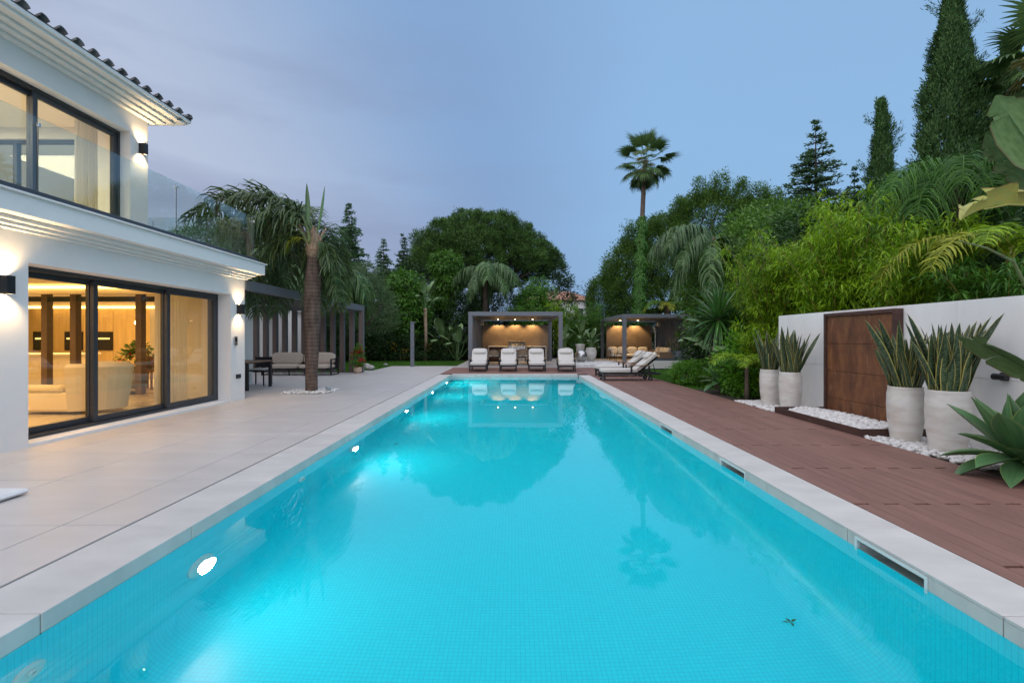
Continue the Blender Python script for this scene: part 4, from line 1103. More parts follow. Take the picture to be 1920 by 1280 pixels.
# ------------------------------------------------------------------ pavilions
def pavilion(label, x0, x1, y0, y1, z, fin_side, wall_x, back_posts):
    p = thing('garden_pavilion', label, 'pavilion', ((x0 + x1) / 2, y0, 0), 0, 'grey pavilions at the end of the garden')
    s = .20
    for (x, y) in ((x0, y0), (x1 - s, y0)) + back_posts: wb('post', 'alu', p, x, x + s, y, y + s, 0, z - .201)
    wb('beam', 'alu', p, x0, x1, y0, y0 + s, z - .2, z); wb('beam', 'alu', p, x0, x1, y1 - s, y1, z - .2, z)
    wb('beam', 'alu', p, x0, x0 + s, y0 + s + .001, y1 - s - .001, z - .2, z); wb('beam', 'alu', p, x1 - s, x1, y0 + s + .001, y1 - s - .001, z - .2, z)
    n = int((y1 - y0 - .5) / .22)
    for k in range(n):
        y = y0 + .34 + k * .22; wb('louvre', 'alu_d', p, x0 + s + .002, x1 - s - .002, y - .105, y + .105, z - .15, z - .12, bev=0)
    fx = x0 if fin_side < 0 else x1 - .18
    nf = int((y1 - y0 - .3) / .30)
    for k in range(nf):
        y = y0 + s + .16 + k * .30; wb('fin', 'alu', p, fx, fx + .18, y, y + .09, 0, z - .202, bev=0)
    return p
pavL = pavilion('grey pavilion with the outdoor kitchen behind the four sun loungers', -2.20, 2.36, 23.8, 30.9, 2.68, -1, None, ((2.16, 30.7), (-2.20, 30.7)))
pavR = pavilion('grey pavilion with the corner sofa on the right of the steel ball', 5.97, 9.95, 27.0, 34.0, 2.72, 1, None, ((5.97, 33.8), (9.75, 33.8)))
bwall = thing('kitchen_back_wall', 'lit brown stone slab wall behind the outdoor kitchen', 'wall', (.1, 30.2, 0))
for i in range(3):
    x = -1.93 + i * 1.35
    for z0, z1 in ((0, 1.08), (1.085, 2.2)): wb('panel', 'porc', bwall, x, x + 1.345, 30.2, 30.35, z0, z1, bev=.003)
swall = thing('lounge_back_wall', 'lit brown stone slab wall behind the corner sofa', 'wall', (7.8, 33.3, 0))
for i in range(3):
    x = 6.25 + i * 1.02
    for z0, z1 in ((0, 1.08), (1.085, 2.24)): wb('panel', 'porc', swall, x, x + 1.015, 33.3, 33.45, z0, z1, bev=.003)
WL = (1.0, .62, .24)
for x in (-.95, .08, 1.12):
    light('pavilion_spot', 'SPOT', (x, 29.85, 2.50), 95, WL, (R(12), 0, 0), .03, R(105), .5)
    wb('downlight', 'bulb', pavL, x - .035, x + .035, 29.45, 29.52, 2.51, 2.525, bev=0)
for x in (7.0, 8.15):
    light('pavilion_spot', 'SPOT', (x, 32.95, 2.54), 110, WL, (R(12), 0, 0), .03, R(105), .5)
    wb('downlight', 'bulb', pavR, x - .04, x + .04, 32.4, 32.48, 2.545, 2.56, bev=0)
light('pavilion_spot', 'SPOT', (8.3, 30.5, 2.54), 70, WL, (0, 0, 0), .03, R(120), .6)
light('pavilion_spot', 'SPOT', (.1, 27.2, 2.5), 25, WL, (0, 0, 0), .03, R(120), .6)
# speakers
for (x, y, lb) in ((-1.93, 30.4, 'small white speaker box high on the kitchen pavilion post'), (9.62, 33.1, 'small white speaker box high in the lounge pavilion')):
    t = thing('speaker_box', lb, 'speaker', (x, y - .3, 2.2)); MB().box(-.09, .09, -.08, .08, 0, .26, .015).build('box', 'white_box', t); MB().box(-.07, .07, -.085, -.081, .03, .23).build('grille', 'grey_in', t)

# outdoor kitchen: two counters, grill, table, woven chairs
for (x0, x1, lb) in ((-1.55, -.35, 'outdoor kitchen counter with pale stone frame left of the grill'), (.72, 1.95, 'outdoor kitchen counter with pale stone frame right of the grill')):
    t = thing('kitchen_counter', lb, 'counter', ((x0 + x1) / 2, 29.8, 0), 0, 'outdoor kitchen counters'); h = (x1 - x0) / 2
    MB().box(-h, h, -.35, .35, .86, .93, .006).box(-h, -h + .07, -.35, .35, 0, .8595, .004).box(h - .07, h, -.35, .35, 0, .8595, .004).build('frame', 'coping', t)
    for i in range(2): MB().box(-h + .075 + i * (h - .075), -h + .07 + (i + 1) * (h - .075), -.30, .3, .06, .855, .004).build('door', 'corten_d', t)
gr = thing('gas_grill', 'stainless steel gas grill between the two counters', 'grill', (.18, 29.75, 0))
MB().box(-.49, .49, -.32, .32, 0, .80, .006).build('cabinet', 'steel', gr); MB().box(-.5, .5, -.36, -.3201, .76, .93, .008).build('control_panel', 'steel', gr)
V = [(-.5, -.30, .93), (.5, -.30, .93), (.5, .3, .93), (-.5, .3, .93), (-.5, -.22, 1.2), (.5, -.22, 1.2), (.5, .25, 1.26), (-.5, .25, 1.26)]
link('hood', mkmesh('hood', V, [(0, 3, 2, 1), (4, 5, 6, 7), (0, 1, 5, 4), (1, 2, 6, 5), (2, 3, 7, 6), (3, 0, 4, 7)]), 'steel', gr)
MB().box(-.5, .5, -.3, .3, .8005, .929).build('firebox', 'steel', gr)
MB().tube([(-.36, -.36, 1.05), (.36, -.36, 1.05)], .016, 8).box(-.37, -.35, -.36, -.25, 1.04, 1.06).box(.35, .37, -.36, -.25, 1.04, 1.06).build('handle', 'steel', gr)
for i in range(5): MB().tube([(-.36 + i * .18, -.361, .85), (-.36 + i * .18, -.40, .85)], .03, 12).build('knob', 'black', gr)
dt = thing('pavilion_table', 'dark dining table between woven chairs in the kitchen pavilion', 'table', (.35, 26.6, 0))
MB().box(-1.15, 1.15, -.45, .45, .70, .76, .006).build('table_top', 'wood', dt)
for sx in (-1, 1):
    for sy in (-1, 1): MB().box(sx * 1.08 - .05, sx * 1.08 + .05, sy * .38 - .05, sy * .38 + .05, 0, .6995).build('leg', 'black', dt)
def woven_chair(x, y, rz, lb):
    t = thing('woven_chair', lb, 'chair', (x, y, 0), rz, 'woven chairs around the pavilion table')
    MB().box(-.28, .28, -.27, .27, .40, .43).build('seat_frame', 'black', t)
    for sx in (-.26, .26):
        for sy in (-.25, .25): MB().tube([(sx, sy, 0), (sx * .98, sy, .40)], .014, 6).build('leg', 'black', t)
    V = []; Fq = []; n = 14
    for i in range(n + 1):
        a = PI * (i / n); x_, y_ = .29 * math.cos(a), -.02 + .29 * math.sin(a)
        for z in (.45, .80 - .14 * abs(math.cos(a)) ** 3): V += [(x_, y_, z), (x_ * .93, y_ * .93, z)]
    for i in range(n):
        b = i * 4; Fq += [(b, b + 4, b + 6, b + 2), (b + 1, b + 3, b + 7, b + 5), (b + 2, b + 6, b + 7, b + 3), (b, b + 1, b + 5, b + 4)]
    link('backrest', mkmesh('backrest', np.array(V), Fq), 'wick', t)
    link('cushion', cushion('cushion', .52, .50, .08), None, t, (0, 0, .475))
    return t
for i, x in enumerate((-1.05, -.35, .48, 1.2)):
    woven_chair(x, 25.85, PI, 'woven chair at the near side of the pavilion table, %s from the left' % ('first', 'second', 'third', 'fourth')[i])
for i, x in enumerate((-.35, .48, 1.2)):
    woven_chair(x, 27.4, 0, 'woven chair at the far side of the pavilion table, %s from the left' % ('first', 'second', 'third')[i])

# corner sofa, low table, heater, white low wall, planters in the lounge pavilion
cs = thing('corner_sofa', 'rope sided corner sofa with cream cushions in the lounge pavilion', 'sofa', (7.8, 31.8, 0))
MB().box(-1.6, 1.75, .35, 1.15, .14, .20).box(.95, 1.75, -2.2, .349, .14, .20).build('frame', 'black', cs)
for (x, y) in ((-1.55, .4), (-1.55, 1.1), (0, .4), (1.7, 1.1), (1.7, -2.15), (1.0, -2.15)): MB().box(x - .02, x + .02, y - .02, y + .02, 0, .14).build('leg', 'black', cs)
MB().box(-1.6, -1.54, .35, 1.15, .20, .62).box(-1.54, 1.75, 1.09, 1.15, .20, .66).box(1.69, 1.75, -2.2, 1.089, .20, .66).box(.95, 1.689, -2.2, -2.14, .2, .58).build('rope_side', 'wick', cs)
for x in (-1.0, .02): link('seat_cushion', cushion('seat_cushion', 1.0, .74, .18, 'cush', .1), None, cs, (x, .72, .29))
for y in (-1.6, -.6, .45): link('seat_cushion', cushion('seat_cushion', .74, 1.0, .18, 'cush', .1), None, cs, (1.32, y, .29))
for i, x in enumerate((-1.25, -.62, .05, .75)): link('pillow', cushion('pillow', .62, .20, .46, 'cush', .25), None, cs, (x, .95, .60), (R(-16), 0, random.uniform(-.08, .08)))
for i, y in enumerate((-1.9, -1.3, -.6, .2)): link('pillow', cushion('pillow', .20, .60, .46, 'cush', .25), None, cs, (1.55, y, .60), (0, R(16), random.uniform(-.08, .08)))
link('pillow', cushion('pillow', .18, .5, .42, 'cush', .25), None, cs, (-1.38, .72, .57), (0, R(-20), 0))
lt = thing('lounge_side_table', 'thin black metal side table before the corner sofa', 'side table', (6.35, 29.6, 0))
MB().box(-.28, .28, -.28, .28, .44, .46, .003).build('table_top', 'black', lt)
for sx in (-.26, .26):
    for sy in (-.26, .26): MB().box(sx - .012, sx + .012, sy - .012, sy + .012, 0, .44).build('leg', 'black', lt)
ph = thing('patio_heater', 'mushroom patio heater with a wide metal shade in the lounge pavilion', 'patio heater', (9.0, 31.4, 0))
MB().lathe([(0, 0), (.24, 0), (.24, .05), (.21, .06), (.21, .5), (.19, .53), (.03, .55)], 24).build('base', 'steel', ph, smooth=False)
MB().tube([(0, 0, .5), (0, 0, 1.8)], .03, 10).build('pole', 'steel', ph); MB().lathe([(.06, 1.75), (.11, 1.78), (.11, 2.02), (.05, 2.04)], 20).build('burner', 'steel', ph)
MB().lathe([(.0, 2.13), (.12, 2.12), (.42, 2.05), (.42, 2.045), (.12, 2.10), (0, 2.11)], 32).build('shade', 'steel', ph, smooth=True)
lw_ = thing('low_white_box', 'low white rendered box with a dark top beside the lawn', 'planter box', (6.85, 23.15, 0))
MB().box(-.95, .95, -.42, .42, 0, .36, .008).build('body', 'white_box', lw_); MB().box(-.85, .85, -.34, .34, .3605, .42, .006).build('lid', 'navy', lw_)
def spiky(name, mat, n, L, W, lo, hi, droop, segs=5):
    """rosette of strap leaves as one mesh, in local space round the origin"""
    lv = Leaves()
    az = np.arange(n) * 2.39996 + rng.normal(size=n) * .15
    el = np.linspace(hi, lo, n) + rng.normal(size=n) * .08
    ln = L * rng.uniform(.8, 1.1, n) * (0.75 + .25 * np.sin(np.linspace(.3, 2.6, n)))
    H = np.stack([np.cos(az), np.sin(az), np.zeros(n)], 1); S = np.stack([-np.sin(az), np.cos(az), np.zeros(n)], 1)
    p = H * .03; tint = rng.random(n)
    for k in range(segs):
        a0 = el - droop * (k / segs) ** 1.6; a1 = a0
        d = H * np.cos(a1)[:, None] + np.array([0, 0, 1.0]) * np.sin(a1)[:, None]
        q = p + d * (ln / segs)[:, None]
        w0 = W * (.5 + .5 * min(1, k / segs * 3)) * (1 - (k / segs) ** 2.5); k1 = (k + 1) / segs; w1 = W * (.5 + .5 * min(1, k1 * 3)) * (1 - k1 ** 2.5) + .001
        up = np.cross(S, d) * -.18
        lv.quads(np.stack([p, p + S * w0 / 2 + up * w0, q + S * w1 / 2 + up * w1, q], 1), tint); lv.quads(np.stack([p - S * w0 / 2 + up * w0, p, q, q - S * w1 / 2 + up * w1], 1), tint)
        p = q
    return lv
dp = thing('potted_dracaena', 'spiky dracaena in a dark round planter by the pavilion fins', 'plant pot', (9.2, 27.6, 0))
MB().lathe([(0, 0), (.26, 0), (.33, .7), (.29, .7), (.27, .62), (0, .6)], 24).build('pot', 'navy', dp, smooth=True)
MB().tube([(0, 0, .6), (.05, 0, 1.1), (-.02, 0, 1.55)], .03, 6).tube([(0, .05, .6), (.15, 0, .95)], .03, 6).build('stem', 'bark', dp)
o = spiky('foliage', 'l_yuc', 40, .5, .04, -.5, 1.3, .6).build('foliage', 'l_shrub', dp); o.location = (-.02, 0, 1.5)
o = spiky('foliage', 'l_yuc', 40, .5, .04, -.5, 1.3, .6).build('foliage', 'l_shrub', dp); o.location = (.16, 0, .95)

# ------------------------------------------------------------------ sun loungers
def lounger():
    t = thing('sun_lounger', None, 'sun lounger', (0, 0, 0), 0, 'sun loungers around the far end of the pool')
    for sy in (-.34, .34):
        MB().box(.02, 1.92, sy - .022, sy + .022, .20, .255, .004).build('side_rail', 'black', t)
        MB().box(.04, .10, sy - .025, sy + .025, 0, .1995, .003).build('leg', 'black', t)
        MB().box(1.55, 1.61, sy - .025, sy + .025, .07, .1995, .003).build('leg', 'black', t)
        wv = MB().tube([(1.58, sy - .03, .07), (1.58, sy + .03, .07)], .07, 16).build('wheel', 'black', t)
        MB().tube([(1.58, sy - .034, .07), (1.58, sy + .034, .07)], .025, 10).build('hub', 'steel', wv)
        s = 1 if sy > 0 else -1
        for xa in (.92, 1.50): MB().box(xa, xa + .05, *sorted((sy + s * .025, sy + s * .065)), .20, .4895).build('arm_post', 'black', t)
        MB().box(.88, 1.62, *sorted((sy + s * .01, sy + s * .08)), .49, .515, .005).build('armrest', 'wood', t)
    for (xa, xb, za, zb) in ((.04, .09, .06, .10), (.02, .07, .20, .25), (1.87, 1.92, .20, .25)): MB().box(xa, xb, -.3179, .3179, za, zb).build('crossbar', 'black', t)
    for k in range(8): MB().box(.12 + k * .13, .20 + k * .13, -.3178, .3178, .235, .25).build('slat', 'black', t)
    link('seat_cushion', cushion('seat_cushion', 1.22, .68, .13, 'cush', .10, 10, 9), None, t, (.60, 0, .325))
    A = R(40); b = cushion('back_cushion', .86, .68, .13, 'cush', .10, 10, 9)
    link('back_cushion', b, None, t, (1.17 + .43 * math.cos(A) - .02, 0, .34 + .43 * math.sin(A)), (0, -A, 0))
    MB().box(0, .84, -.30, .30, -.085, -.065).xform(Matrix.Translation((1.16, 0, .30)) @ Matrix.Rotation(-A, 4, 'Y')).build('back_frame', 'black', t)
    link('head_pillow', cushion('head_pillow', .30, .56, .14, 'cush', .35), None, t, (1.17 + .66 * math.cos(A) - .10, 0, .34 + .66 * math.sin(A) + .06), (0, -A, 0))
    for sy in (-.28, .28): MB().tube([(1.68, sy, .56), (1.76, sy, .24)], .012, 6).build('back_stay', 'black', t)
    return t
lg = lounger()
spots = [(-1.50, 20.5, 91, 'sun lounger facing the pool before the left post of the kitchen pavilion'), (-.24, 20.55, 90, 'sun lounger facing the pool, second from the left of the row of four'),
         (.98, 20.6, 89, 'sun lounger facing the pool, third from the left of the row of four'), (2.20, 20.4, 86, 'sun lounger facing the pool, nearest to the steel ball'),
         (2.92, 16.6, 0, 'nearer of the two sun loungers standing sideways on the timber deck'), (3.05, 18.4, 0, 'farther of the two sun loungers standing sideways on the timber deck')]
for i, (x, y, a, lb) in enumerate(spots):
    o = lg if i == 0 else copy_tree(lg)
    o.location = (x, y, 0.001); o.rotation_euler = (0, 0, R(a)); o['label'] = lb

# steel ball and tall pots between the pavilions
sb = thing('steel_ball', 'brushed steel garden ball on white pebbles', 'ball', (3.8, 27.9, 0))
bm = bmesh.new(); bmesh.ops.create_uvsphere(bm, u_segments=36, v_segments=20, radius=.36)
me = bpy.data.meshes.new('sphere_shell'); bm.to_mesh(me); bm.free(); me.polygons.foreach_set('use_smooth', np.ones(len(me.polygons), dtype=bool))
link('shell', me, 'ball', sb, (0, 0, .385)); MB().lathe([(.12, 0), (.12, .05), (.08, .06)], 16).build('foot', 'steel', sb)
pots = [('tall_vase', 'tall straight cream vase behind the steel ball', (3.98, 29.6), [(0, 0), (.19, 0), (.27, .95), (.29, 1.05), (.26, 1.06), (.24, .95), (0, .9)]),
        ('urn', 'round shouldered cream urn right of the steel ball', (4.50, 28.8), [(0, 0), (.19, 0), (.32, .45), (.33, .66), (.27, .80), (.29, .85), (.25, .86), (.23, .78), (0, .76)]),
        ('urn', 'cream urn half hidden behind the sun lounger nearest the steel ball', (2.98, 29.0), [(0, 0), (.19, 0), (.32, .45), (.33, .66), (.27, .80), (.29, .85), (.25, .86), (.23, .78), (0, .76)])]
POT_TOPS = []
for nm, lb, (x, y), pr in pots:
    t = thing(nm, lb, 'pot', (x, y, 0), 0, 'cream pots between the pavilions'); MB().lathe(pr, 28).build('body', 'glaze', t, smooth=True)
    MB().lathe([(0, 0), (pr[-2][0] - .004, 0)], 20).build('soil', 'soil', t).location = (0, 0, pr[-1][1] + .03)
    POT_TOPS.append((x, y, pr[-1][1] + .03))

# ------------------------------------------------------------------ garden wall with rusty steel water wall
gwall = thing('garden_wall', 'white stone slab wall behind the tall planters', 'wall', (6.0, 8, -.09))
ys = [-2.0, 1.1, 3.05, 4.87, 6.68, 8.49, 10.30, 11.18]
for a, b in zip(ys, ys[1:]):
    for z0, z1 in ((-.09, .885), (.889, 1.905)): wb('panel', 'tile_w', gwall, 6.0, 6.22, a + .002, b - .002, z0, z1, bev=.002)
cw = thing('corten_water_wall', 'rusty steel water wall panel on the white garden wall', 'water wall', (5.93, 8.46, 0))
wb('frame', 'corten_d', cw, 5.86, 5.995, 7.59, 7.645, .02, 1.86); wb('frame', 'corten_d', cw, 5.86, 5.995, 9.285, 9.34, .02, 1.86); wb('frame', 'corten_d', cw, 5.86, 5.995, 7.6455, 9.2845, 1.80, 1.86)
for z0, z1 in ((.02, .298), (.302, .798), (.802, 1.298), (1.302, 1.799)): wb('sheet', 'corten', cw, 5.90, 5.99, 7.646, 9.284, z0, z1, bev=.003)
tr = thing('corten_trough', 'low rusty steel trough full of white pebbles at the deck edge', 'trough', (5.4, 8.2, -.05))
wb('side', 'corten_d', tr, 4.945, 4.965, 7.04, 9.36, -.05, .105, bev=.002); wb('side', 'corten_d', tr, 4.9655, 5.99, 7.04, 7.06, -.05, .105, bev=.002); wb('side', 'corten_d', tr, 4.9655, 5.99, 9.34, 9.36, -.05, .105, bev=.002)
wb('floor_plate', 'corten_d', tr, 4.9655, 5.89, 7.0605, 9.3395, -.05, -.03, bev=0)
wsp = thing('wall_spotlight', 'small black adjustable spotlight on the white garden wall', 'spotlight', (6.0, 6.02, .93))
MB().box(-.03, 0, -.05, .05, -.05, .05, .006).build('bracket', 'black', wsp); MB().tube([(-.03, 0, 0), (-.08, -.02, .0)], .015, 8).build('arm', 'black', wsp); MB().tube([(-.08, -.10, .0), (-.09, .06, .0)], [.035, .04], 12).build('lamp_head', 'black', wsp)

# tall planters with snake plants
snk = [blade_mesh('leaf', 'snake', .68 + .09 * i, .090 + .014 * (i % 3), R(86 - 2 * i), R((98, 92, 84, 78, 68)[i]), 10, .22, lambda s: np.minimum(1, .6 + s * 1.2) * (1 - s ** 4.5) ** .9, 0, .5 * (i - 2), .05) for i in range(5)]
def planter(x, y, hs, nleaf, lb, rad=.275, H=.75, spread=1.0):
    t = thing('tall_planter', lb, 'planter', (x, y, -.03), 0, 'tall white planters with snake plants')
    pr = [(0, 0), (rad * .74, 0), (rad * .80, .06), (rad * .95, .30), (rad, .52), (rad - .004, .68), (rad - .018, .76), (rad - .01, .785), (rad - .035, .785), (rad - .04, .70), (0, .68)]
    MB().lathe([(r, z * H / .77) for r, z in pr], 36).build('pot', 'glaze', t, smooth=True)
    MB().lathe([(0, 0), (rad - .045, 0)], 24).build('soil', 'soil', t).location = (0, 0, .70 * H / .77)
    for k in range(nleaf):
        rr = (rad - .07) * math.sqrt((k + .5) / nleaf); az = k * 2.39996 + random.uniform(-.3, .3)
        m = snk[random.randrange(5)]
        s = hs * random.uniform(.65, 1.12)
        tilt = -R(5 * spread * rr / (rad - .07)) + random.uniform(-.11, .10)
        o = link('leaf', m, None, t, (rr * math.cos(az), rr * math.sin(az), .69 * H / .77), (0, 0, 0), (s, s * random.uniform(.85, 1.1), s))
        # lean outwards, then turn the leaf about its own axis
        o.rotation_mode = 'QUATERNION'
        q = Euler((0, 0, az + random.uniform(-1.3, 1.3))).to_quaternion() @ Euler((0, -tilt, 0)).to_quaternion()
        if random.random() < .5: q = q @ Euler((0, 0, random.uniform(-.9, .9))).to_quaternion()
        o.rotation_quaternion = q
    return t
planter(5.41, 10.42, .92, 62, 'tall white planter of slender snake plant beside the left end of the wall', .205, .76, .7)
planter(5.47, 9.76, .90, 62, 'tall white planter of snake plant just left of the rusty trough', .21, .75, .8)
planter(5.38, 6.78, .96, 74, 'large white planter of snake plant at the right edge of the rusty panel', .215, .755, 1.3)
planter(5.42, 6.16, 1.0, 84, 'largest white planter of snake plant behind the big agave', .232, .77, 1.4)
# ------------------------------------------------------------------ palms
def palm_trunk(t, prof, mat, n=16, bend=(0, 0)):
    H = prof[-1][1]
    pts = [(bend[0] * (z / H) ** 2, bend[1] * (z / H) ** 2, z) for r, z in prof]
    return MB().tube(pts, [r for r, z in prof], n).build('trunk', mat, t, smooth=True)

def place_fronds(t, metas, loc, spec, name='frond'):
    """spec: list of (mesh index, azimuth degrees, scale)"""
    for i, az, s in spec: link(name, metas[i], None, t, loc, (random.uniform(-.12, .12), random.uniform(-.06, .06), R(az)), (s, s, s))

# the palm on the terrace
fp_ = thing('terrace_palm', 'queen palm with a ringed trunk growing through the terrace tiles', 'palm tree', (-5.27, 12.85, -.03))
zs = np.linspace(0, 3.62, 24)
rad = np.interp(zs, [0, .15, .5, 1.4, 2.3, 3.0, 3.5, 3.62], [.165, .150, .155, .185, .215, .200, .155, .145]) * (1 + rng.normal(size=24) * .012)
palm_trunk(fp_, list(zip(rad, zs)), 'ring', 20, (.06, 0))
co_ = MB().lathe([(.145, 3.52), (.17, 3.62), (.205, 3.74), (.19, 3.86), (.15, 4.02), (.10, 4.18), (.05, 4.28)], 18, (.06, 0, 0))
co_.V = [(x + rng.normal() * .018, y + rng.normal() * .018, z + rng.normal() * .02) for x, y, z in co_.V]
co_.build('fibrous_collar', 'husk', fp_, smooth=True)
for k, (az, ln, el) in enumerate(((172, .9, 60), (196, .95, 64), (150, .85, 50), (215, .8, 46), (128, .8, 60), (95, .8, 45), (60, .5, 62), (345, .45, 66), (20, .5, 70), (250, .7, 66), (290, .6, 72))):
    a = R(az); r0 = .13; z0 = 3.70 + .04 * (k % 5); H_ = np.array([math.cos(a), math.sin(a), 0]); b0 = np.array([.06, 0, z0]) + H_ * r0
    ts = np.linspace(0, 1, 6)[:, None]; P_ = b0 + H_ * ln * (ts ** 1.7) * math.cos(R(el)) + np.array([0, 0, 1.0]) * ln * ts * math.sin(R(el) * .9 + .25)
    MB().tube(P_, [.075, .062, .045, .034, .028, .022], 7).build('leaf_stalk', 'husk' if k % 3 else 'petiole', fp_, smooth=True)
FP = [frond_mesh('frond', 'l_palmd', L=3.6, a0=R(62), a1=R(-62), pairs=105, ll=.95, lw=.042, droop=.55, plum=.6, sway=.3, curve=1.0),
      frond_mesh('frond', 'l_palmd', L=3.4, a0=R(45), a1=R(-75), pairs=105, ll=.95, lw=.042, droop=.65, plum=.6, sway=-.3, curve=.9),
      frond_mesh('frond', 'l_palmd', L=3.0, a0=R(15), a1=R(-88), pairs=95, ll=.85, lw=.040, droop=.8, plum=.5, sway=.2, curve=.6),
      frond_mesh('frond', 'l_palmd', L=2.5, a0=R(-35), a1=R(-88), pairs=85, ll=.75, lw=.040, droop=.6, plum=.5, sway=.1, curve=.5)]
place_fronds(fp_, FP, (.06, 0, 4.15), [(0, 172, .98), (0, 196, .95), (1, 150, 1.0), (1, 215, .9), (0, 128, .9), (2, 165, 1.0), (2, 190, .95), (2, 140, 1), (1, 95, .85), (2, 105, .9), (3, 60, .85), (3, 20, .8), (2, 70, .75), (3, 345, .75), (1, 180, .82), (3, 110, .9)])
sp1 = blade_mesh('spear_leaf', 'paddle', 1.05, .10, R(84), R(93), 8, .5, lambda s: np.sin(PI * (.08 + .9 * s)) ** .8)
link('spear_leaf', sp1, None, fp_, (-.06, -.05, 4.15), (0, R(2), R(140)), (1.25, 1.4, 1.25)); link('spear_leaf', sp1, None, fp_, (.16, 0, 4.15), (0, R(6), R(10)), (1.2, .9, 1.2))
yf = frond_mesh('dry_flower_spray', 'l_palmy', L=.75, a0=R(40), a1=R(-95), pairs=40, ll=.32, lw=.018, droop=.5, plum=.2, curve=.8)
link('flower_spray', yf, None, fp_, (-.08, -.12, 3.95), (0, 0, R(195)))
bx = thing('palm_spotlight', 'small steel spotlight in the pebbles at the terrace palm', 'spotlight', (-4.78, 12.75, 0)); MB().tube([(0, 0, .0), (0, 0, .07)], .012, 6).build('stake', 'black', bx); MB().tube([(.05, .03, .06), (-.06, -.04, .12)], [.03, .045], 12).build('lamp_head', 'steel', bx)
pts = [(-5.27 + random.uniform(-.62, .55), 12.85 + random.uniform(-.5, .55), .012 + random.uniform(0, .03)) for _ in range(420)]
pebbles('pebbles', 'white pebbles around the foot of the terrace palm', [p for p in pts if math.hypot(p[0] + 5.27, p[1] - 12.85) > .15], .038)

# queen palms with hanging leaflets in the background
QP = [frond_mesh('frond', 'l_palm', L=3.2, a0=R(65), a1=R(-78), pairs=75, ll=1.15, lw=.045, droop=1.2, plum=.35, curve=.8, stiff=.18),
      frond_mesh('frond', 'l_palm', L=3.1, a0=R(40), a1=R(-85), pairs=75, ll=1.15, lw=.045, droop=1.3, plum=.35, curve=.7, stiff=.18),
      frond_mesh('frond', 'l_palm', L=2.8, a0=R(5), a1=R(-88), pairs=70, ll=1.0, lw=.045, droop=1.3, plum=.3, curve=.6, stiff=.18)]
def queen_palm(label, x, y, h, s, tr=.16, extra=None, n=13, bias=None):
    t = thing('queen_palm', label, 'palm tree', (x, y, -.05), 0, 'palm trees')
    palm_trunk(t, [(tr * 1.2, 0), (tr, .5), (tr, h * .5), (tr * .95, h * .9), (tr * 1.1, h), (tr * .5, h + .4)], 'ring', 12)
    spec = []
    for k in range(n):
        az = k * 137.5 + random.uniform(-15, 15)
        spec.append((0 if k < n * .35 else (1 if k < n * .7 else 2), az if bias is None else bias[k % len(bias)], s * random.uniform(.85, 1.1)))
    place_fronds(t, QP, (0, 0, h + .2), spec)
    return t
queen_palm('queen palm with long hanging leaflets behind the kitchen pavilion', -1.95, 33.5, 5.6, 1.0, n=15)
queen_palm('big drooping queen palm above the lounge pavilion and the yucca', 8.15, 20.2, 5.2, 1.0, bias=[180, 168, 200, 150, 120, 30, 60, 0, 90, 215, 240, 190, 345])
queen_palm('dark queen palm behind the terrace palm and pergola', -9.8, 25.0, 4.2, 1.15, n=16)
queen_palm('dense queen palm just behind the pergola roof', -12.6, 22.0, 4.6, 1.1, n=14)
YP = frond_mesh('frond', 'l_palmy', L=2.0, a0=R(60), a1=R(-70), pairs=48, ll=.45, lw=.035, droop=.35, plum=.25, curve=.9)
YG = frond_mesh('frond', 'l_lime', L=2.0, a0=R(55), a1=R(-60), pairs=48, ll=.48, lw=.035, droop=.3, plum=.25, curve=.9)
yp = thing('young_palm', 'young palm with yellowing fronds above the roof of the lounge pavilion', 'palm tree', (11.0, 35.3, -.05), 0, 'palm trees')
palm_trunk(yp, [(.28, 0), (.24, 1), (.22, 3.2), (.18, 3.7)], 'ring', 12)
place_fronds(yp, [YP, YG], (0, 0, 3.6), [(0, 190, 1.2), (0, 235, .9), (1, 165, 1.2), (1, 140, 1.2), (1, 210, 1.2), (1, 60, 1.0), (1, 20, 1.0), (1, 90, 1.2), (0, 265, .9), (1, 320, 1.0)])

# fan palms
def fan_leaf(name, mat, Lp, Lb, k=26, droop=.5, petiole=True):
    lv = Leaves()
    an = np.linspace(-R(118), R(118), k); base = np.array([Lp, 0, 0])
    d = np.stack([np.cos(an), np.sin(an), np.full(k, .05)], 1); S = np.stack([-np.sin(an), np.cos(an), np.zeros(k)], 1)
    ln = Lb * (.75 + .25 * np.cos(an)) * rng.uniform(.9, 1.1, k)
    p = np.repeat(base[None], k, 0); w = Lb * .03; tint = rng.random(k)
    for j in range(4):
        dd = nrm(d + np.array([0, 0, -1.0]) * droop * (j / 3) ** 2 * rng.uniform(.6, 1.6, (k, 1))); q = p + dd * (ln / 4)[:, None]
        w0 = [.3, 1.5, 1.8, 1.0][j] * w; w1 = [1.5, 1.8, 1.0, .1][j] * w
        lv.quads(np.stack([p - S * w0, p + S * w0, q + S * w1, q - S * w1], 1), tint); p = q
    ws = .014
    lv.quads(np.array([[[0, -ws, 0], [0, ws, 0], [Lp, ws * .6, 0], [Lp, -ws * .6, 0]], [[0, 0, -ws], [0, 0, ws], [Lp, 0, ws * .6], [Lp, 0, -ws * .6]]]), np.array([.9, .9]))
    return lv.mesh(name, mat)
FAN = [fan_leaf('fan_leaf', 'l_fan', 1.10, .82, 26, d) for d in (.5, .9)]; FAND = fan_leaf('dry_fan_leaf', 'l_dead', .7, .75, 22, 1.2)
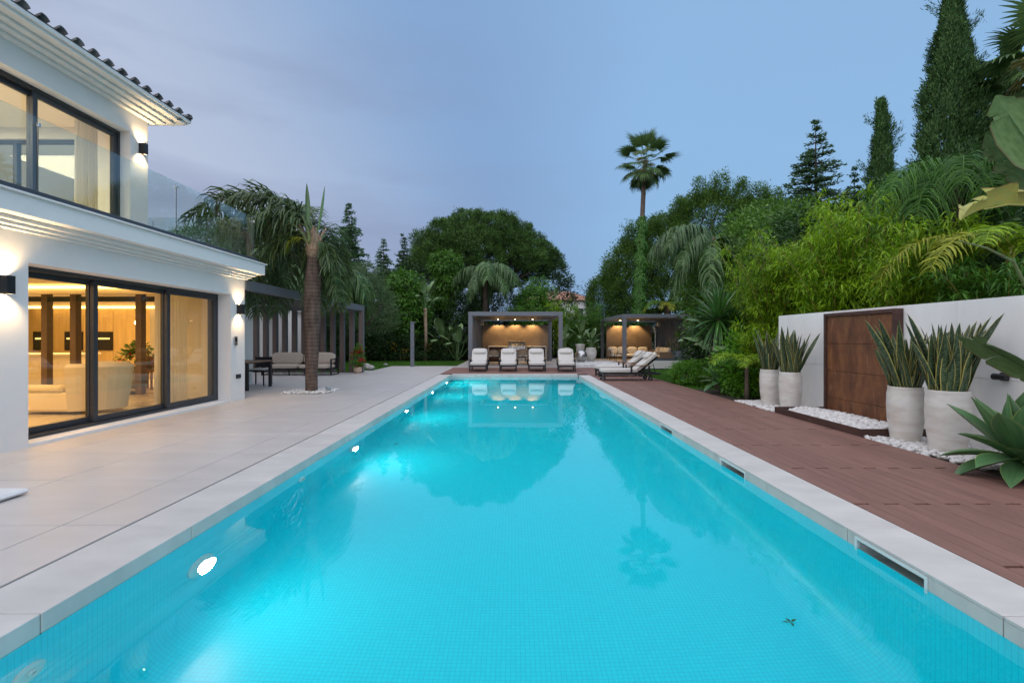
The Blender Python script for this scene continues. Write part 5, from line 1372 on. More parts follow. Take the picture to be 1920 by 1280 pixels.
def fan_palm(label, x, y, h, s, n=38, tr=.16, ivy=None, bend=(0, 0)):
    t = thing('fan_palm', label, 'palm tree', (x, y, -.05), 0, 'palm trees')
    palm_trunk(t, [(tr * 1.5, 0), (tr * 1.1, 1), (tr, h * .5), (tr * .85, h * .85), (tr * .8, h - .2), (tr * 1.3, h)], 'bark', 12, bend)
    for k in range(n):
        el = R(80) - (k / n) ** .8 * R(150); az = k * 2.39996
        o = link('fan_leaf', FAN[1 if el < R(10) else 0], None, t, (bend[0], bend[1], h - .05), (0, 0, 0), (s * random.uniform(.85, 1.1),) * 3)
        o.rotation_euler = (random.uniform(-.3, .3), -el + random.uniform(-.1, .1), az)
    for k in range(7):
        o = link('dry_fan_leaf', FAND, None, t, (bend[0], bend[1], h - .1), (0, -R(random.uniform(-65, 20)), random.uniform(0, 6.3)), (s * .8,) * 3)
    if ivy:
        z0, z1 = ivy; n_ = 9000
        z = rng.uniform(z0, z1, n_); az = rng.uniform(0, 2 * PI, n_); rr = (tr + .06 + .22 * (1 - (z - z0) / (z1 - z0)) ** .7) * rng.uniform(.6, 1.25, n_) + .10 * np.sin(z * 5 + az)
        H = np.stack([np.cos(az), np.sin(az), np.zeros(n_)], 1); f = (z / h) ** 2
        P = H * rr[:, None] + np.stack([bend[0] * f, bend[1] * f, z], 1)
        Leaves().add(P, nrm(H * .3 + rdir(n_) * .4 + np.array([0, 0, -.9])), H, .12, .10).build('ivy', 'l_ivy', t)
    return t
fan_palm('tall slender fan palm with ivy climbing its trunk', 8.95, 35.3, 14.1, 1.25, 34, .19, (.5, 10.2), (.45, 0))
fan_palm('fan palm whose fronds hang into the top right corner', 16.3, 14.6, 9.7, 1.3, 40, .22)

# long drooping frond cluster behind the wall on the right
hp = thing('arching_palm', 'palm with long thin arching fronds before the tall cypress', 'palm tree', (9.2, 10.2, -.05), 0, 'palm trees')
palm_trunk(hp, [(.16, 0), (.13, 1), (.12, 3.8), (.10, 4.6)], 'ring', 10)
HP = [frond_mesh('frond', 'l_bamd', L=3.0, a0=R(70), a1=R(-75), pairs=70, ll=1.25, lw=.024, droop=1.0, plum=.3, curve=.9, stiff=.25), frond_mesh('frond', 'l_bamd', L=2.8, a0=R(45), a1=R(-82), pairs=70, ll=1.25, lw=.024, droop=1.1, plum=.3, curve=.8, stiff=.25)]
place_fronds(hp, HP, (0, 0, 4.5), [(0, 190, .75), (0, 230, .7), (1, 205, .8), (1, 170, .8), (1, 250, .7), (0, 130, .7), (1, 90, .7), (0, 300, .7), (1, 320, .7), (1, 10, .6)])
# arching yellow-green frond over the bamboo
ap = thing('areca_palm', 'areca palm arching yellow green fronds over the bamboo', 'palm tree', (8.35, 8.3, -.05), 0, 'palm trees')
palm_trunk(ap, [(.09, 0), (.07, 1), (.06, 2.6), (.05, 3.0)], 'culm', 8)
AP = frond_mesh('frond', 'l_palmy', L=2.6, a0=R(48), a1=R(-72), pairs=55, ll=.55, lw=.028, droop=.45, plum=.25, curve=1.0)
AG = frond_mesh('frond', 'l_bam', L=2.4, a0=R(58), a1=R(-55), pairs=55, ll=.55, lw=.028, droop=.4, plum=.25, curve=1.0)
place_fronds(ap, [AP, AG], (0, 0, 2.75), [(0, 172, .95), (0, 196, .85), (1, 160, .8), (1, 215, .75), (1, 130, .7), (1, 250, .6), (1, 80, .7), (1, 20, .7), (1, 300, .6)])
ap2 = thing('areca_palm', 'small areca palm with upright fronds beside the leftmost tall planter', 'palm tree', (5.55, 11.75, -.05), 0, 'palm trees')
palm_trunk(ap2, [(.07, 0), (.055, .3), (.05, .75), (.03, .85)], 'bark', 8)
place_fronds(ap2, [AG, YG, AP], (0, 0, .75), [(0, 200, .5), (0, 240, .48), (1, 160, .5), (0, 120, .5), (1, 300, .48), (0, 350, .45), (1, 60, .5), (2, 290, .4), (0, 270, .5)])

# ------------------------------------------------------------------ yucca, agaves, paddle-leaved plants
yu = thing('giant_yucca', 'big yucca with stiff dark green sword leaves in front of the pavilion fins', 'yucca', (5.92, 14.2, -.05))
MB().tube([(0, 0, 0), (.05, 0, .8), (-.03, 0, 2.0)], [.15, .11, .09], 10).tube([(.03, 0, .5), (.35, .25, 1.3), (.55, .3, 1.9)], [.09, .07, .06], 8).build('trunk', 'bark', yu, smooth=True)
for (x, y, z, n, L) in ((-.03, 0, 1.98, 150, 1.30), (.55, .3, 1.85, 80, .95)):
    o = spiky('rosette', 'l_yuc', n, L, .085, -1.35, 1.45, .35, 5).build('rosette', 'l_yuc', yu); o.location = (x, y, z)

AGL = [blade_mesh('leaf', 'agave', .62, .20, R(a0), R(a1), 14, .20, lambda s: np.interp(s, [0, .12, .35, .5, .65, .8, .92, 1], [.52, .50, .86, 1.0, .93, .62, .22, .0]), .028) for a0, a1 in ((80, 88), (60, 62), (42, 32), (25, 5), (10, -22), (-5, -45))]
def agave(label, x, y, z, s, n=30, parent_h=.12):
    t = thing('agave', label, 'agave', (x, y, -.05), 0, 'agaves')
    MB().tube([(0, 0, 0), (.02, .02, z * .5 + .03), (0, 0, z + .10)], [.06 * s, .07 * s, .08 * s], 10).build('stem', 'bark', t, smooth=True)
    for k in range(n):
        f = k / (n - 1); m = AGL[min(5, int(f * 6))]; az = k * 2.39996
        q = s * (.70 + .35 * math.sin(.6 + 2.2 * f)) * random.uniform(.92, 1.08)
        link('leaf', m, None, t, (.05 * s * math.cos(az), .05 * s * math.sin(az), z + .10 - .09 * f * s), (random.uniform(-.12, .12), random.uniform(-.1, .1), az), (q, q * 1.12, q))
    return t
agave('big fleshy agave rosette at the right edge of the timber deck', 5.08, 4.95, .22, 1.02, 34)
agave('small agave rosette at the deck edge beside the green shrub', 5.45, 13.0, .25, .92, 30)

def paddle_leaf(name, mat, Lp, L, W, a0, a1, tears=4, seed=0, fold=.35):
    """bird of paradise / banana leaf: stalk, midrib and two torn halves"""
    rs = np.random.default_rng(seed)
    t = np.linspace(0, 1, 25); a = a0 + (a1 - a0) * t ** 1.4; ds = L / 24
    st_a = a0 + .12
    bx_, bz = Lp * math.cos(st_a), Lp * math.sin(st_a)
    X = bx_ + np.concatenate([[0], np.cumsum(np.cos(a[:-1]) * ds)]); Z = bz + np.concatenate([[0], np.cumsum(np.sin(a[:-1]) * ds)])
    w = W / 2 * np.interp(t, [0, .06, .2, .5, .8, 1], [.1, .55, .9, 1, .75, .04])
    V = []; Fq = []; UV = []
    for sd in (1, -1):
        cuts = set(rs.choice(np.arange(3, 23), tears, replace=False).tolist()) if tears else set()
        fo = fold + rs.normal() * .05; drop = 0
        for i in range(24):
            if i in cuts: drop = rs.uniform(-.30, .25)
            rows = []
            for ii in (i, i + 1):
                Nn = np.array([-math.sin(a[ii]), 0, math.cos(a[ii])]); S = np.array([0, sd, 0]); T = np.array([math.cos(a[ii]), 0, math.sin(a[ii])])
                shr = .80 if ((ii == i and i in cuts) or (ii == i + 1 and (i + 1) in cuts)) else 1.0
                for u in (0, .33, .66, 1):
                    g = shr if u == 1 else 1
                    rows.append(np.array([X[ii], 0, Z[ii]]) + S * w[ii] * u * g * math.cos(fo) + Nn * w[ii] * (u * math.sin(fo) - .35 * u * u + drop * u * u) + T * w[ii] * .25 * u)
            b = len(V); V += rows
            for j in range(3):
                f = [b + j, b + j + 1, b + 4 + j + 1, b + 4 + j]; uv = [(.5 + sd * .5 * j / 3, t[i] * 6), (.5 + sd * .5 * (j + 1) / 3, t[i] * 6), (.5 + sd * .5 * (j + 1) / 3, t[i + 1] * 6), (.5 + sd * .5 * j / 3, t[i + 1] * 6)]
                if sd < 0: f, uv = f[::-1], uv[::-1]
                Fq.append(f); UV += uv
    k = len(V)
    pts = [(bx_ * s, 0, bz * s - .06 * Lp * math.sin(PI * s)) for s in np.linspace(0, 1, 6)] + [(X[i], 0, Z[i] - .006) for i in (6, 12, 18)]
    tv_, tf_ = tube_arr(pts, np.linspace(.022, .006, 9) * (L / .9), 6)
    V += tv_
    for f in tf_:
        if len(f) == 4: Fq.append([i + k for i in f]); UV += [(.5, 0)] * 4
    me = mkmesh(name, np.array(V), np.array(Fq), rs.random(len(Fq)), UV, smooth=True); me.materials.append(M[mat]); return me
PD = [paddle_leaf('leaf', 'paddle', 1.0, 1.0, .42, R(78), R(35), 2, 1), paddle_leaf('leaf', 'paddle', .9, 1.0, .42, R(62), R(-5), 4, 2), paddle_leaf('leaf', 'paddle', .8, .9, .40, R(45), R(-40), 5, 3)]
def paddle_plant(label, x, y, z, s, n, group='broad leaved plants', trunk=0.0, name='bird_of_paradise', lean=.0):
    t = thing(name, label, 'plant', (x, y, z), 0, group)
    if trunk > 0: MB().tube([(0, 0, 0), (.05, 0, trunk * .5), (0, 0, trunk + .15)], [.14, .10, .12], 10).build('trunk', 'husk', t, smooth=True)
    for k in range(n):
        f = k / max(1, n - 1); m = PD[0 if f < .4 else (1 if f < .75 else 2)]
        link('leaf', m, None, t, (0, 0, trunk), (random.uniform(-.15, .15), 0, k * 2.39996 + random.uniform(-.3, .3)), (s * random.uniform(.8, 1.1),) * 3)
    return t
for (x, y, z), lb, s, n in zip(POT_TOPS, ('broad leaved plant in the tall straight vase', 'broad leaved plant in the urn beside the steel ball', 'broad leaved plant in the half hidden urn'), (.85, .62, .72), (7, 9, 8)): paddle_plant(lb, x, y, z, s, n)
paddle_plant('tall bird of paradise with a bare trunk beside the shower column', -5.65, 31.4, -.05, 1.15, 9, trunk=3.2)
paddle_plant('tree like banana plant behind the right corner of the kitchen pavilion', 3.1, 37.0, -.05, .8, 8, trunk=4.0)
paddle_plant('dark banana clump left of the kitchen pavilion', -3.6, 31.6, -.05, 1.3, 10)
paddle_plant('banana clump in the hedge left of the shower column', -4.5, 32.2, -.05, 1.6, 9)
paddle_plant('paddle leaved plant between the yucca and the bamboo', 6.6, 14.6, -.05, 1.6, 8)
# the big bird of paradise at the right edge: leaves set one by one
bp_ = thing('bird_of_paradise', 'large bird of paradise leaning its torn leaves in at the right edge', 'plant', (5.85, 5.05, -.05), 0, 'broad leaved plants')
MB().tube([(0, 0, 0), (.03, 0, .5), (0, 0, 1.0)], [.10, .08, .09], 10).build('trunk', 'husk', bp_, smooth=True)
def aim(nm, mat, tip, base, s, L, W, tears, seed, roll=0.0, fold=.35, a0=20, a1=-15, stem_pts=None):
    """one leaf whose blade runs from base to tip (world points relative to the plant)"""
    m = paddle_leaf(nm, mat, .04, L, W, R(a0), R(a1), tears, seed, fold)
    d = Vector(tip) - Vector(base); yaw = math.atan2(d.y, d.x); el = math.atan2(d.z, math.hypot(d.x, d.y)) - R((a0 + a1) / 2)
    o = link(nm, m, None, bp_, base); o.rotation_mode = 'QUATERNION'
    o.rotation_quaternion = Euler((0, 0, yaw)).to_quaternion() @ Euler((0, -el, 0)).to_quaternion() @ Euler((roll, 0, 0)).to_quaternion()
    sp_ = stem_pts or [(0, 0, .9), ((base[0]) * .5 + .05, base[1] * .5, base[2] * .5 + .4), base]
    MB().tube(sp_, np.linspace(.028, .014, len(sp_)), 8).build('stalk', 'petiole', o).matrix_parent_inverse = o.matrix_basis.inverted()
def at(px, py, Y): return Vector(((px - VPX) * Y / F_PX - 5.85, Y - 5.05, CAM_H - (py - HOR) * Y / F_PX + .05))
aim('leaf', 'paddle', at(1822, 650, 4.9), at(1985, 735, 4.75), 1, .95, .34, 3, 11, .35, .25, 14, -8)
aim('leaf', 'paddle_y', at(1778, 440, 4.8), at(1990, 395, 5.0), 1, 1.18, .62, 8, 12, .1, 1.15, 22, -22, [(0, 0, .9), (.15, -.1, 1.4), tuple(at(1990, 470, 5.0)), tuple(at(1990, 395, 5.0))])
aim('leaf', 'paddle', at(1868, 176, 5.0), at(1975, 330, 5.1), 1, 1.0, .44, 2, 13, .9, .30, 5, -5)
aim('leaf', 'paddle', at(1846, 248, 5.2), at(1990, 370, 5.2), 1, 1.0, .46, 6, 14, .6, .5, 8, -8)
MB().tube([tuple(at(1925, 540, 5.0)), tuple(at(1900, 490, 4.95)), tuple(at(1850, 465, 4.9)), tuple(at(1800, 452, 4.85))], [.016, .014, .010, .006], 8).build('stalk', 'petiole', bp_)

# ------------------------------------------------------------------ bamboo
def bamboo(label, x, y, h, r, ncul, mat='l_bam', per=420, group='bamboo clumps', Ll=.19, lw=.028, out=.9):
    t = thing('bamboo', label, 'bamboo', (x, y, -.05), 0, group)
    mb = MB(); lv = Leaves()
    for k in range(ncul):
        az = rng.uniform(0, 2 * PI); b = np.array([math.cos(az), math.sin(az), 0]) * r * .35 * rng.random() ** .5
        az2 = rng.uniform(0, 2 * PI); o = np.array([math.cos(az2), math.sin(az2), 0]) * r * out * rng.uniform(.5, 1.1); hh = h * rng.uniform(.6, 1.02)
        ts = np.linspace(0, 1, 9)[:, None]; pts = b + o * ts ** 2.2 + np.array([0, 0, 1.0]) * hh * (ts - .10 * ts ** 3)
        mb.tube(pts, np.linspace(.017, .004, 9), 5)
        nb = per // 12
        tt = rng.uniform(.18, 1, nb); pb_ = np.stack([np.interp(tt, ts[:, 0], pts[:, i]) for i in range(3)], 1)
        bd = nrm(np.stack([rng.normal(size=nb), rng.normal(size=nb), rng.uniform(-.05, .9, nb)], 1))
        bl = rng.uniform(.15, .75, nb) * (1.15 - .55 * tt) * r * .8
        m = 12
        s = rng.uniform(.25, 1.0, (nb, m)); P = pb_[:, None] + bd[:, None] * (bl[:, None] * s)[..., None] + np.array([0, 0, -1.0]) * (bl[:, None] * s ** 2 * .35)[..., None]
        P = P.reshape(-1, 3) + rng.normal(size=(nb * m, 3)) * .035
        D = nrm(np.repeat(bd, m, 0) * .8 + rdir(nb * m) * .8 + np.array([0, 0, -.35]))
        ct = np.repeat(rng.random(nb), m)
        lv.add(P, D, nrm(rdir(nb * m) * .5 + np.array([0, 0, 1.0])), Ll * rng.uniform(.6, 1.3, nb * m), lw * rng.uniform(.7, 1.2, nb * m), .2, .55 * ct + .45 * rng.random(nb * m))
    mb.build('culms', 'culm', t); lv.build('foliage', mat, t)
    return t
bamboo('bright bamboo clump above the left end of the white wall', 6.75, 12.6, 4.6, 1.2, 40, per=560)
bamboo('bright bamboo clump behind the rusty steel panel', 7.3, 10.9, 4.7, 1.25, 42, per=560)
bamboo('bright bamboo clump above the pair of large planters', 7.6, 9.2, 4.2, 1.15, 38, per=500)
bamboo('darker bamboo clump near the right end of the white wall', 7.5, 7.6, 3.0, 1.0, 30, 'l_bamd', 520)
bamboo('bamboo clump between the yucca and the white wall', 7.5, 14.6, 4.4, 1.0, 32, per=500)
bamboo('low bamboo spilling over between yucca and tall planters', 6.2, 12.2, 2.1, .8, 24, per=420)
bamboo('tall bamboo clump rising behind the middle of the white wall', 8.8, 12.0, 5.6, 1.4, 38, per=520)
bamboo('soft green bamboo beside the kitchen pavilion', 4.6, 33.0, 4.2, 1.5, 34, 'l_bamd', 520, Ll=.2, lw=.035)
bamboo('light bamboo behind the cream vases', 3.6, 35.0, 4.6, 1.4, 30, 'l_bam', 420, Ll=.2, lw=.035)
bamboo('slender bamboo behind the kitchen back wall', .8, 33.2, 4.0, 1.5, 26, 'l_lime', 380, Ll=.2, lw=.04)

# ------------------------------------------------------------------ conifers
def conifer(label, x, y, h, rmax, tiers, per=7, leaf='l_con', z0=.08, up=.15, dens=30, gap=1.0, sz=.30, group='conifers'):
    t = thing('conifer', label, 'conifer', (x, y, -.05), 0, group)
    MB().tube([(0, 0, 0), (.05, 0, h * .5), (0, 0, h * .98)], [h * .018, h * .011, .01], 8).build('trunk', 'bark_d', t, smooth=True)
    lv = Leaves(); mb = MB()
    for k in range(tiers):
        f = k / (tiers - 1); z = h * (z0 + (1 - z0) * f)
        R_ = rmax * (1 - f) ** .85 * rng.uniform(.6, 1.2) + .05
        for j in range(per if f < .85 else 4):
            az = rng.uniform(0, 2 * PI); L_ = R_ * rng.uniform(.55, 1.15)
            H = np.array([math.cos(az), math.sin(az), 0]); S = np.array([-math.sin(az), math.cos(az), 0])
            n = int(dens * (L_ / rmax + .35)); s = rng.uniform(.12, 1, n)
            P = H * (L_ * s)[:, None] + np.array([0, 0, 1.0]) * (z + up * L_ * s - .28 * L_ * s ** 2)[:, None] + S * (rng.normal(size=n) * .16 * L_ * (1.1 - s))[:, None] + rng.normal(size=(n, 3)) * .05
            D = nrm(H * .9 + S * rng.normal(size=n)[:, None] * .8 + np.stack([np.zeros(n), np.zeros(n), rng.normal(size=n) * .35 + up], 1))
            zs_ = sz * (1 - .55 * f)
            lv.add(P, D, np.array([0, 0, .5]) + rdir(n) * 1.2, zs_ * rng.uniform(.6, 1.2, n), zs_ * .33, .1)
            mb.tube([(0, 0, z), tuple(H * L_ * .5 + np.array([0, 0, z + up * L_ * .5 - .07 * L_])), tuple(H * L_ * .9 + np.array([0, 0, z + up * L_ * .9 - .22 * L_]))], [.03, .02, .006], 4)
    lv.build('foliage', leaf, t); tag(mb.build('branches', 'bark_d', t), None, None, None, 'stuff')
    return t
conifer('tall dark conifer behind the terrace palm', -11.7, 35.0, 10.9, 3.3, 44, 10, dens=60, sz=.40)
conifer('small dark conifer left of the stone pine', -10.3, 39.0, 9.2, 2.6, 34, 9, dens=44, sz=.38)
conifer('second small dark conifer left of the stone pine', -9.0, 40.0, 9.8, 2.6, 34, 9, dens=44, sz=.38)
conifer('layered cedar on the skyline above the bamboo', 15.9, 26.0, 12.8, 4.6, 34, 9, dens=85, up=.25, sz=.40)
conifer('small bushy conifer right of the layered cedar', 17.6, 25.5, 10.2, 2.8, 30, 10, dens=60, sz=.34)
def cypress(label, x, y, h, r, n, sz=.22, group='cypresses', arms=8):
    t = thing('cypress', label, 'cypress', (x, y, -.05), 0, group)
    MB().tube([(0, 0, 0), (0, 0, h * .9)], [h * .016, .02], 8).build('trunk', 'bark_d', t)
    per = 24; nc = n // per
    f = rng.random(nc) ** .85; z = h * (.04 + .96 * f)
    prof = np.interp(f, [0, .15, .4, .7, .9, 1], [.75, 1, .92, .52, .20, .0]) * r
    az = rng.uniform(0, 2 * PI, nc); lump = 1 + .26 * np.sin(az * 3 + z * 1.3) + .18 * np.sin(az * 5 - z * 2.1) + .14 * np.sin(az * 2 + z * 4.3)
    rr = prof * lump * rng.uniform(.72, 1.08, nc)
    H = np.stack([np.cos(az), np.sin(az), np.zeros(nc)], 1); Pc = H * rr[:, None] + np.stack([np.zeros(nc), np.zeros(nc), z], 1)
    for k in range(arms):                      # stray twigs that break the outline
        i = rng.integers(nc); m = 6
        for q in range(m): Pc = np.vstack([Pc, Pc[i] + H[i] * q * .09 + np.array([0, 0, q * .09])]); H = np.vstack([H, H[i]])
    nc = len(Pc); P = np.repeat(Pc, per, 0) + rng.normal(size=(nc * per, 3)) * np.array([.09, .09, .15]) * (sz / .22); HH = np.repeat(H, per, 0)
    D = nrm(HH * .55 + np.array([0, 0, .75]) + rdir(nc * per) * .45); ct = np.repeat(rng.random(nc), per)
    Leaves().add(P, D, HH + rdir(nc * per) * .4, sz * rng.uniform(.5, 1.3, nc * per), sz * .26, .08, .5 * ct + .5 * rng.random(nc * per)).build('foliage', 'l_cyp', t)
    return t
cypress('tallest broad cypress rising above the frame on the right', 14.2, 16.0, 12.7, 1.25, 110000, .15, arms=34)
cypress('thin pointed cypress with a sparse tip on the right skyline', 17.9, 24.0, 12.9, .80, 46000, .17, arms=18)
cypress('cypress beside the fan palm in the top right corner', 18.2, 18.2, 12.1, .85, 46000, .17, arms=14)

# ------------------------------------------------------------------ broad trees
sub = []
for k in range(62):                       # knobbly clumps over a dome, flat below
    u = (k + .5) / 62; zz = 1 - 1.18 * u; rr = math.sqrt(max(0, 1 - zz * zz)); az = k * 2.39996
    s = rng.uniform(.85, 1.5); q = rng.uniform(.80, 1.04)
    sub.append((6.0 * rr * q * math.cos(az), 5.2 * rr * q * math.sin(az), 7.75 + 3.9 * max(zz, -.12) * q, s * 1.08, s, s * .74))
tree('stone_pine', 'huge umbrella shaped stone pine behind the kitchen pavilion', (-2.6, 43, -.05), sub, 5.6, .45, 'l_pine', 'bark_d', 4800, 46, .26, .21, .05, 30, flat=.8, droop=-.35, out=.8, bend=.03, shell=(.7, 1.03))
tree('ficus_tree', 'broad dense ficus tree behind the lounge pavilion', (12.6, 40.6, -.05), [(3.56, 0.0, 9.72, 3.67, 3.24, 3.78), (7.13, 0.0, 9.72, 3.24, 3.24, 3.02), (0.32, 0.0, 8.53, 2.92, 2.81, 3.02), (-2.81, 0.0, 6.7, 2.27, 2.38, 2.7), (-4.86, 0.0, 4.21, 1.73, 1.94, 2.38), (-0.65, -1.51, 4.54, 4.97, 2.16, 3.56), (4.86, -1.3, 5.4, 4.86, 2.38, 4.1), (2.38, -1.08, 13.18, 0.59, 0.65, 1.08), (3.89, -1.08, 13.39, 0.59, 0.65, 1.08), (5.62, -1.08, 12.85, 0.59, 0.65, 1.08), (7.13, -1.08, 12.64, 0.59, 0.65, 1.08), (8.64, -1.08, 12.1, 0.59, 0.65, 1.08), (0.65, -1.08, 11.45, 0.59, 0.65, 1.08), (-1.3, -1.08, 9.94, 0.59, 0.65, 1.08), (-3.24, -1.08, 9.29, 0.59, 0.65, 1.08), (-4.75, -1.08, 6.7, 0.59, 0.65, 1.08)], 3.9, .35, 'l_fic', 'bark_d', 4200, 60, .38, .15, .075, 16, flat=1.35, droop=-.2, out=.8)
tree('ficus_tree', 'dark leafy tree filling the gap right of the ficus', (17.5, 33, -.05), [(0, 0, 7, 3.5, 3, 3.6), (-1, -1, 4, 3.5, 2.5, 3.5)], 3, .3, 'l_fic', 'bark_d', 700, 45, .55, .22, .11, 8)
tree('olive_tree', 'grey green olive tree beyond the last pergola fins', (-8.9, 28.6, -.05), [(0, 0, 3.9, 1.7, 1.4, 1.4), (-.9, 0, 3.0, 1.2, 1.2, 1.2), (1.0, -.2, 2.9, 1.2, 1.1, 1.2), (.2, 0, 5.0, 1.0, 1.0, .8)], 1.9, .2, 'l_olive', 'bark', 560, 46, .34, .12, .028, 10, droop=.3)
tree('umbrella_tree', 'bright leafy umbrella tree behind the olive tree', (-7.0, 32.0, -.05), [(0, 0, 4.3, 1.2, 1.1, 1.5), (.2, 0, 2.8, 1.2, 1.1, 1.2)], 2.4, .14, 'l_lime', 'bark', 330, 26, .32, .26, .10, 8, droop=.7)
tree('umbrella_tree', 'round topped umbrella tree in front of the stone pine', (-4.75, 34.5, -.05), [(0, 0, 6.6, 1.05, 1.0, .75), (.2, 0, 5.4, .95, .9, .8), (-.3, 0, 4.2, .8, .9, .8)], 3.2, .14, 'l_lime', 'bark', 240, 26, .32, .26, .10, 8, droop=.7)
tree('umbrella_tree', 'thin pale green tree right of the drooping queen palm', (1.4, 35.0, -.05), [(0, 0, 3.9, 1.1, 1.0, 1.4), (.2, 0, 5.0, .7, .7, .7)], 2.4, .1, 'l_lime', 'bark', 150, 22, .36, .22, .09, 6, droop=.5)
tree('broadleaf_tree', 'round green tree seen through the balcony glass', (-29.0, 46, -.05), [(0, 0, 9.0, 3.4, 3.0, 2.8), (2.8, 0, 8.2, 2.6, 2.6, 2.6), (-2.5, 0, 8, 2.5, 2.5, 2.4)], 5.5, .3, 'l_fic', 'bark_d', 520, 40, .6, .24, .12, 8)
tree('broadleaf_tree', 'dark round tree behind the pergola', (-15.5, 30, -.05), [(0, 0, 5.6, 3.0, 2.4, 2.8), (2.4, 0, 4.4, 2.2, 2.0, 2.4)], 3.2, .25, 'l_dark', 'bark_d', 620, 40, .5, .2, .10, 8)
tree('broadleaf_tree', 'dark tree standing behind the small conifers', (-7.4, 37.5, -.05), [(0, 0, 4.6, 3.2, 2.0, 2.6), (-2.4, 0, 3.8, 2.0, 1.8, 2.6)], 2.4, .25, 'l_dark', 'bark_d', 560, 40, .5, .2, .10, 8)
tree('broadleaf_tree', 'dark airy tree at the right foot of the stone pine', (3.0, 40, -.05), [(0, 0, 4.6, 2.0, 1.6, 2.2), (-1.4, 0, 3.8, 1.6, 1.4, 2.0), (.6, 0, 6.4, .9, .9, .9)], 2.4, .16, 'l_dark', 'bark_d', 230, 34, .45, .2, .09, 8)
tree('broadleaf_tree', 'dark shrubby tree behind the right end of the bamboo', (10.6, 8.8, -.05), [(0, 0, 3.2, 1.8, 2.4, 2.4), (.4, -1.8, 2.8, 1.7, 1.8, 2.2), (.2, 1.8, 3.4, 1.7, 1.8, 2.3)], 1.8, .16, 'l_dark', 'bark_d', 620, 44, .4, .14, .07, 8)
tree('broadleaf_tree', 'dark leafy mass behind the middle bamboo clumps', (11.0, 13.4, -.05), [(0, 0, 3.4, 2.0, 2.2, 2.6), (-1.6, 1.8, 3.0, 1.8, 2.0, 2.4)], 1.8, .16, 'l_dark', 'bark_d', 560, 44, .45, .16, .08, 8)
tree('broadleaf_tree', 'dark leafy tree behind the yucca and queen palm', (10.8, 20.5, -.05), [(0, 0, 4.0, 2.4, 2.0, 3.2), (-1.5, 1.0, 3.0, 1.8, 2.0, 2.6)], 2.0, .16, 'l_fic', 'bark_d', 520, 44, .5, .18, .09, 8)
bg_ = tree('bougainvillea', 'dark climber with purple blossom beside the tall cypress', (11.2, 13.2, -.05), [(0, 0, 4.4, 1.3, 1.0, 1.2)], 3.4, .06, 'l_dark', 'bark_d', 160, 30, .35, .11, .07, 6, cat='shrub')
lv, _ = crown([(-.2, -.6, 4.6, .7, .5, .5)], 9, 20, .14, .06, .06); tag(lv.build('blossom', 'pur', bg_), None, None, None, 'stuff')

# hedge shrubs closing the garden: one object for each bush
hedge = [(-12.6, 26.4, 1.9, 1.5, 2.6, 'l_dark', 'dark hedge bush behind the pergola fins, farthest left'), (-10.4, 31.2, 1.7, 1.3, 2.5, 'l_dark', 'dark hedge bush under the olive tree'), (-8.4, 32.0, 1.5, 1.2, 2.4, 'l_dark', 'dark hedge bush under the bright umbrella tree'),
         (-6.9, 31.6, 1.2, 1.0, 1.9, 'l_dark', 'dark hedge bush with orange blossom left of the shower column'), (-5.0, 32.3, 1.2, 1.0, 2.0, 'l_dark', 'dark hedge bush with orange blossom right of the shower column'), (-3.2, 33.6, 1.5, 1.0, 4.6, 'l_dark', 'tall dark hedge bush beside the kitchen pavilion'),
         (-6.2, 34.2, 1.8, 1.0, 3.6, 'l_dark', 'tall dark hedge bush behind the bird of paradise'), (-1.2, 36.0, 2.0, 1.0, 5.4, 'l_dark', 'dark bush behind the kitchen pavilion roof, left'), (1.6, 36.8, 2.0, 1.0, 4.6, 'l_dark', 'dark bush behind the kitchen pavilion roof, right'),
         (5.2, 35.4, 1.3, 1.0, 2.9, 'l_dark', 'dark bush between the two pavilions'), (7.2, 35.2, 1.5, .9, 2.8, 'l_fic', 'leafy bush above the lounge back wall, left'), (9.2, 35.4, 1.5, .9, 2.9, 'l_dark', 'leafy bush above the lounge back wall, right'),
         (10.9, 29.5, 1.0, 2.6, 3.0, 'l_dark', 'dark bush behind the lounge pavilion fins'), (11.4, 24.2, 1.4, 2.2, 2.8, 'l_dark', 'dark bush at the far right of the lawn'), (7.0, 16.2, 1.1, 1.0, 2.3, 'l_dark', 'dark bush behind the yucca'), (6.3, 12.9, .7, .8, 1.5, 'l_shrub', 'green bush behind the small areca palm'),
         (-9.6, 36.2, 2.4, 1.2, 3.6, 'l_dark', 'big dark bush below the two small conifers'), (-13.6, 33.6, 2.4, 1.2, 4.2, 'l_dark', 'big dark bush left of the tall conifer'),
         (-4.4, 37.0, 1.9, 1.2, 5.2, 'l_dark', 'tall dark bush behind the banana clumps left of the kitchen pavilion'), (-2.4, 38.5, 1.9, 1.2, 5.4, 'l_dark', 'tall dark bush behind the trunk of the drooping queen palm')]
for x, y, rx, ry, hh, mt, lbl in hedge:
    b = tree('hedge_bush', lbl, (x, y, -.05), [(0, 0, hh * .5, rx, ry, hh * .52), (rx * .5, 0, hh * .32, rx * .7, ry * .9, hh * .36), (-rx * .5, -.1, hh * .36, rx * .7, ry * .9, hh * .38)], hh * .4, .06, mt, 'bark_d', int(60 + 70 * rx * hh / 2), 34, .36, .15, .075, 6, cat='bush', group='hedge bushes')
    if 'blossom' in lbl:
        lv, _ = crown([(0, -.2, hh * .45, rx * .95, ry * .95, hh * .4)], 26, 6, .2, .07, .07); tag(lv.build('blossom', 'yel', b), None, None, None, 'stuff')
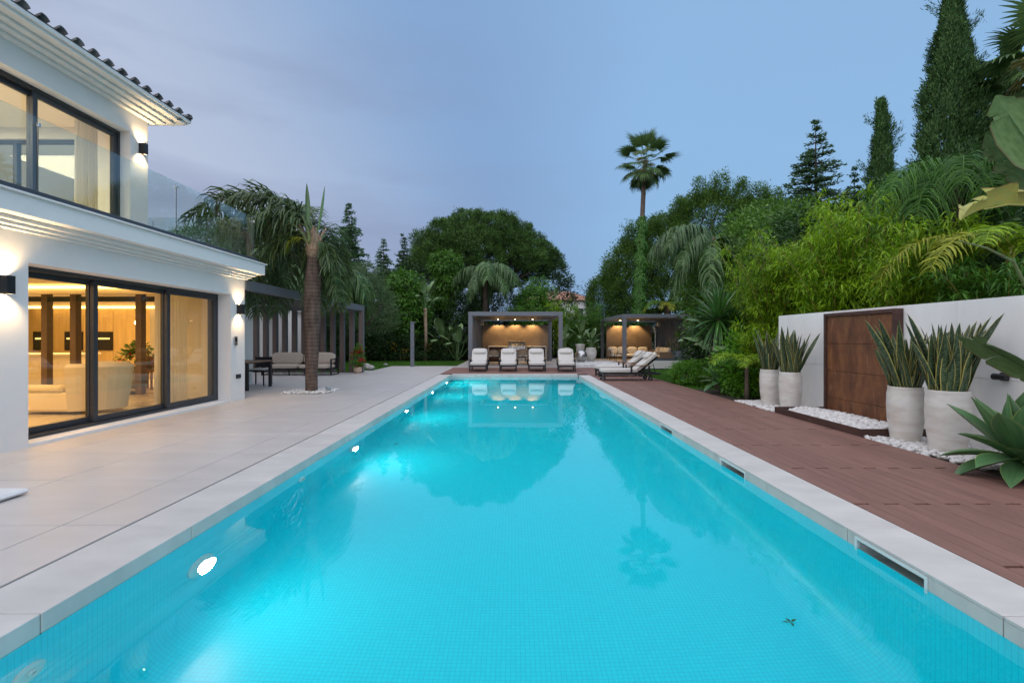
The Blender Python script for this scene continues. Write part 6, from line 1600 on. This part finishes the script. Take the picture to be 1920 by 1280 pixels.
sg = tree('round_shrub', 'bright green shrub where the lawn meets the timber deck', (5.52, 15.2, -.05), [(0, 0, .36, .52, .5, .40), (.25, -.35, .32, .4, .4, .34), (-.1, .35, .34, .45, .4, .34)], .25, .03, 'l_shrub', 'bark', 260, 40, .14, .06, .035, 8, cat='shrub')
lv, _ = crown([(-.35, -.25, .2, .08, .08, .05)], 2, 8, .03, .05, .05); tag(lv.build('blossom', 'blue', sg), None, None, None, 'stuff')
tree('round_shrub', 'low green shrub between the small agave and the leftmost tall planter', (5.75, 12.4, -.05), [(0, 0, .40, .35, .6, .42)], .25, .03, 'l_shrub', 'bark', 160, 36, .15, .10, .045, 6, cat='shrub')

# rocks at the pergola end
for i, (x, y, s) in enumerate(((-6.45, 22.2, .20), (-6.9, 23.2, .24), (-7.6, 24.0, .2), (-6.6, 25.4, .12))):
    bm = bmesh.new(); bmesh.ops.create_icosphere(bm, subdivisions=2, radius=1)
    for v in bm.verts: v.co = v.co * (1 + random.uniform(-.18, .18)); v.co.x *= s; v.co.y *= s * .8; v.co.z *= s * .6
    me = bpy.data.meshes.new('rock'); bm.to_mesh(me); bm.free()
    o = link('rock', me, 'rock', None, (x, y, s * .35)); tag(o, ('pale rock behind the red flower pot', 'pale rock on the grass beyond the pergola fins', 'pale rock farther left on the grass beyond the fins', 'small pale rock on the grass edge')[i], 'rock', 'pale rocks on the grass')

# neighbouring house and far hill
nh = thing('neighbour_house', 'distant white house with a terracotta roof between the pavilions', 'house', (4.8, 62, -.05))
MB().box(-3.2, 5.0, 0, 6, 0, 6.2).build('wall', 'plaster', nh)
V = [(-3.7, -.5, 6.2), (5.5, -.5, 6.2), (5.5, 6.5, 6.2), (-3.7, 6.5, 6.2), (-.5, 3, 7.6), (2.5, 3, 7.6)]
link('roof', mkmesh('roof', V, [(0, 1, 5, 4), (1, 2, 5), (2, 3, 4, 5), (3, 0, 4), (3, 2, 1, 0)]), 'roof_r', nh)
for x in (-1.5, 1.0, 3.4): w_ = MB().box(x - .5, x + .5, -.03, .02, 3.8, 5.2).build('window', 'frame', nh)
V = []; Fq = []
nx = 40
for i in range(nx + 1):
    x = -900 + i * 60; z = 150 * math.exp(-((x - 190) / 260) ** 2) + 25 * math.sin(i * .9) + 30
    V += [(x, 1500, -20), (x, 1700, max(10, z))]
    V += [(x, 2200, -20)]
for i in range(nx): b = i * 3; Fq += [(b, b + 3, b + 4, b + 1), (b + 1, b + 4, b + 5, b + 2)]
structure(link('hill', mkmesh('hill', np.array(V), Fq, smooth=True), 'hill'))
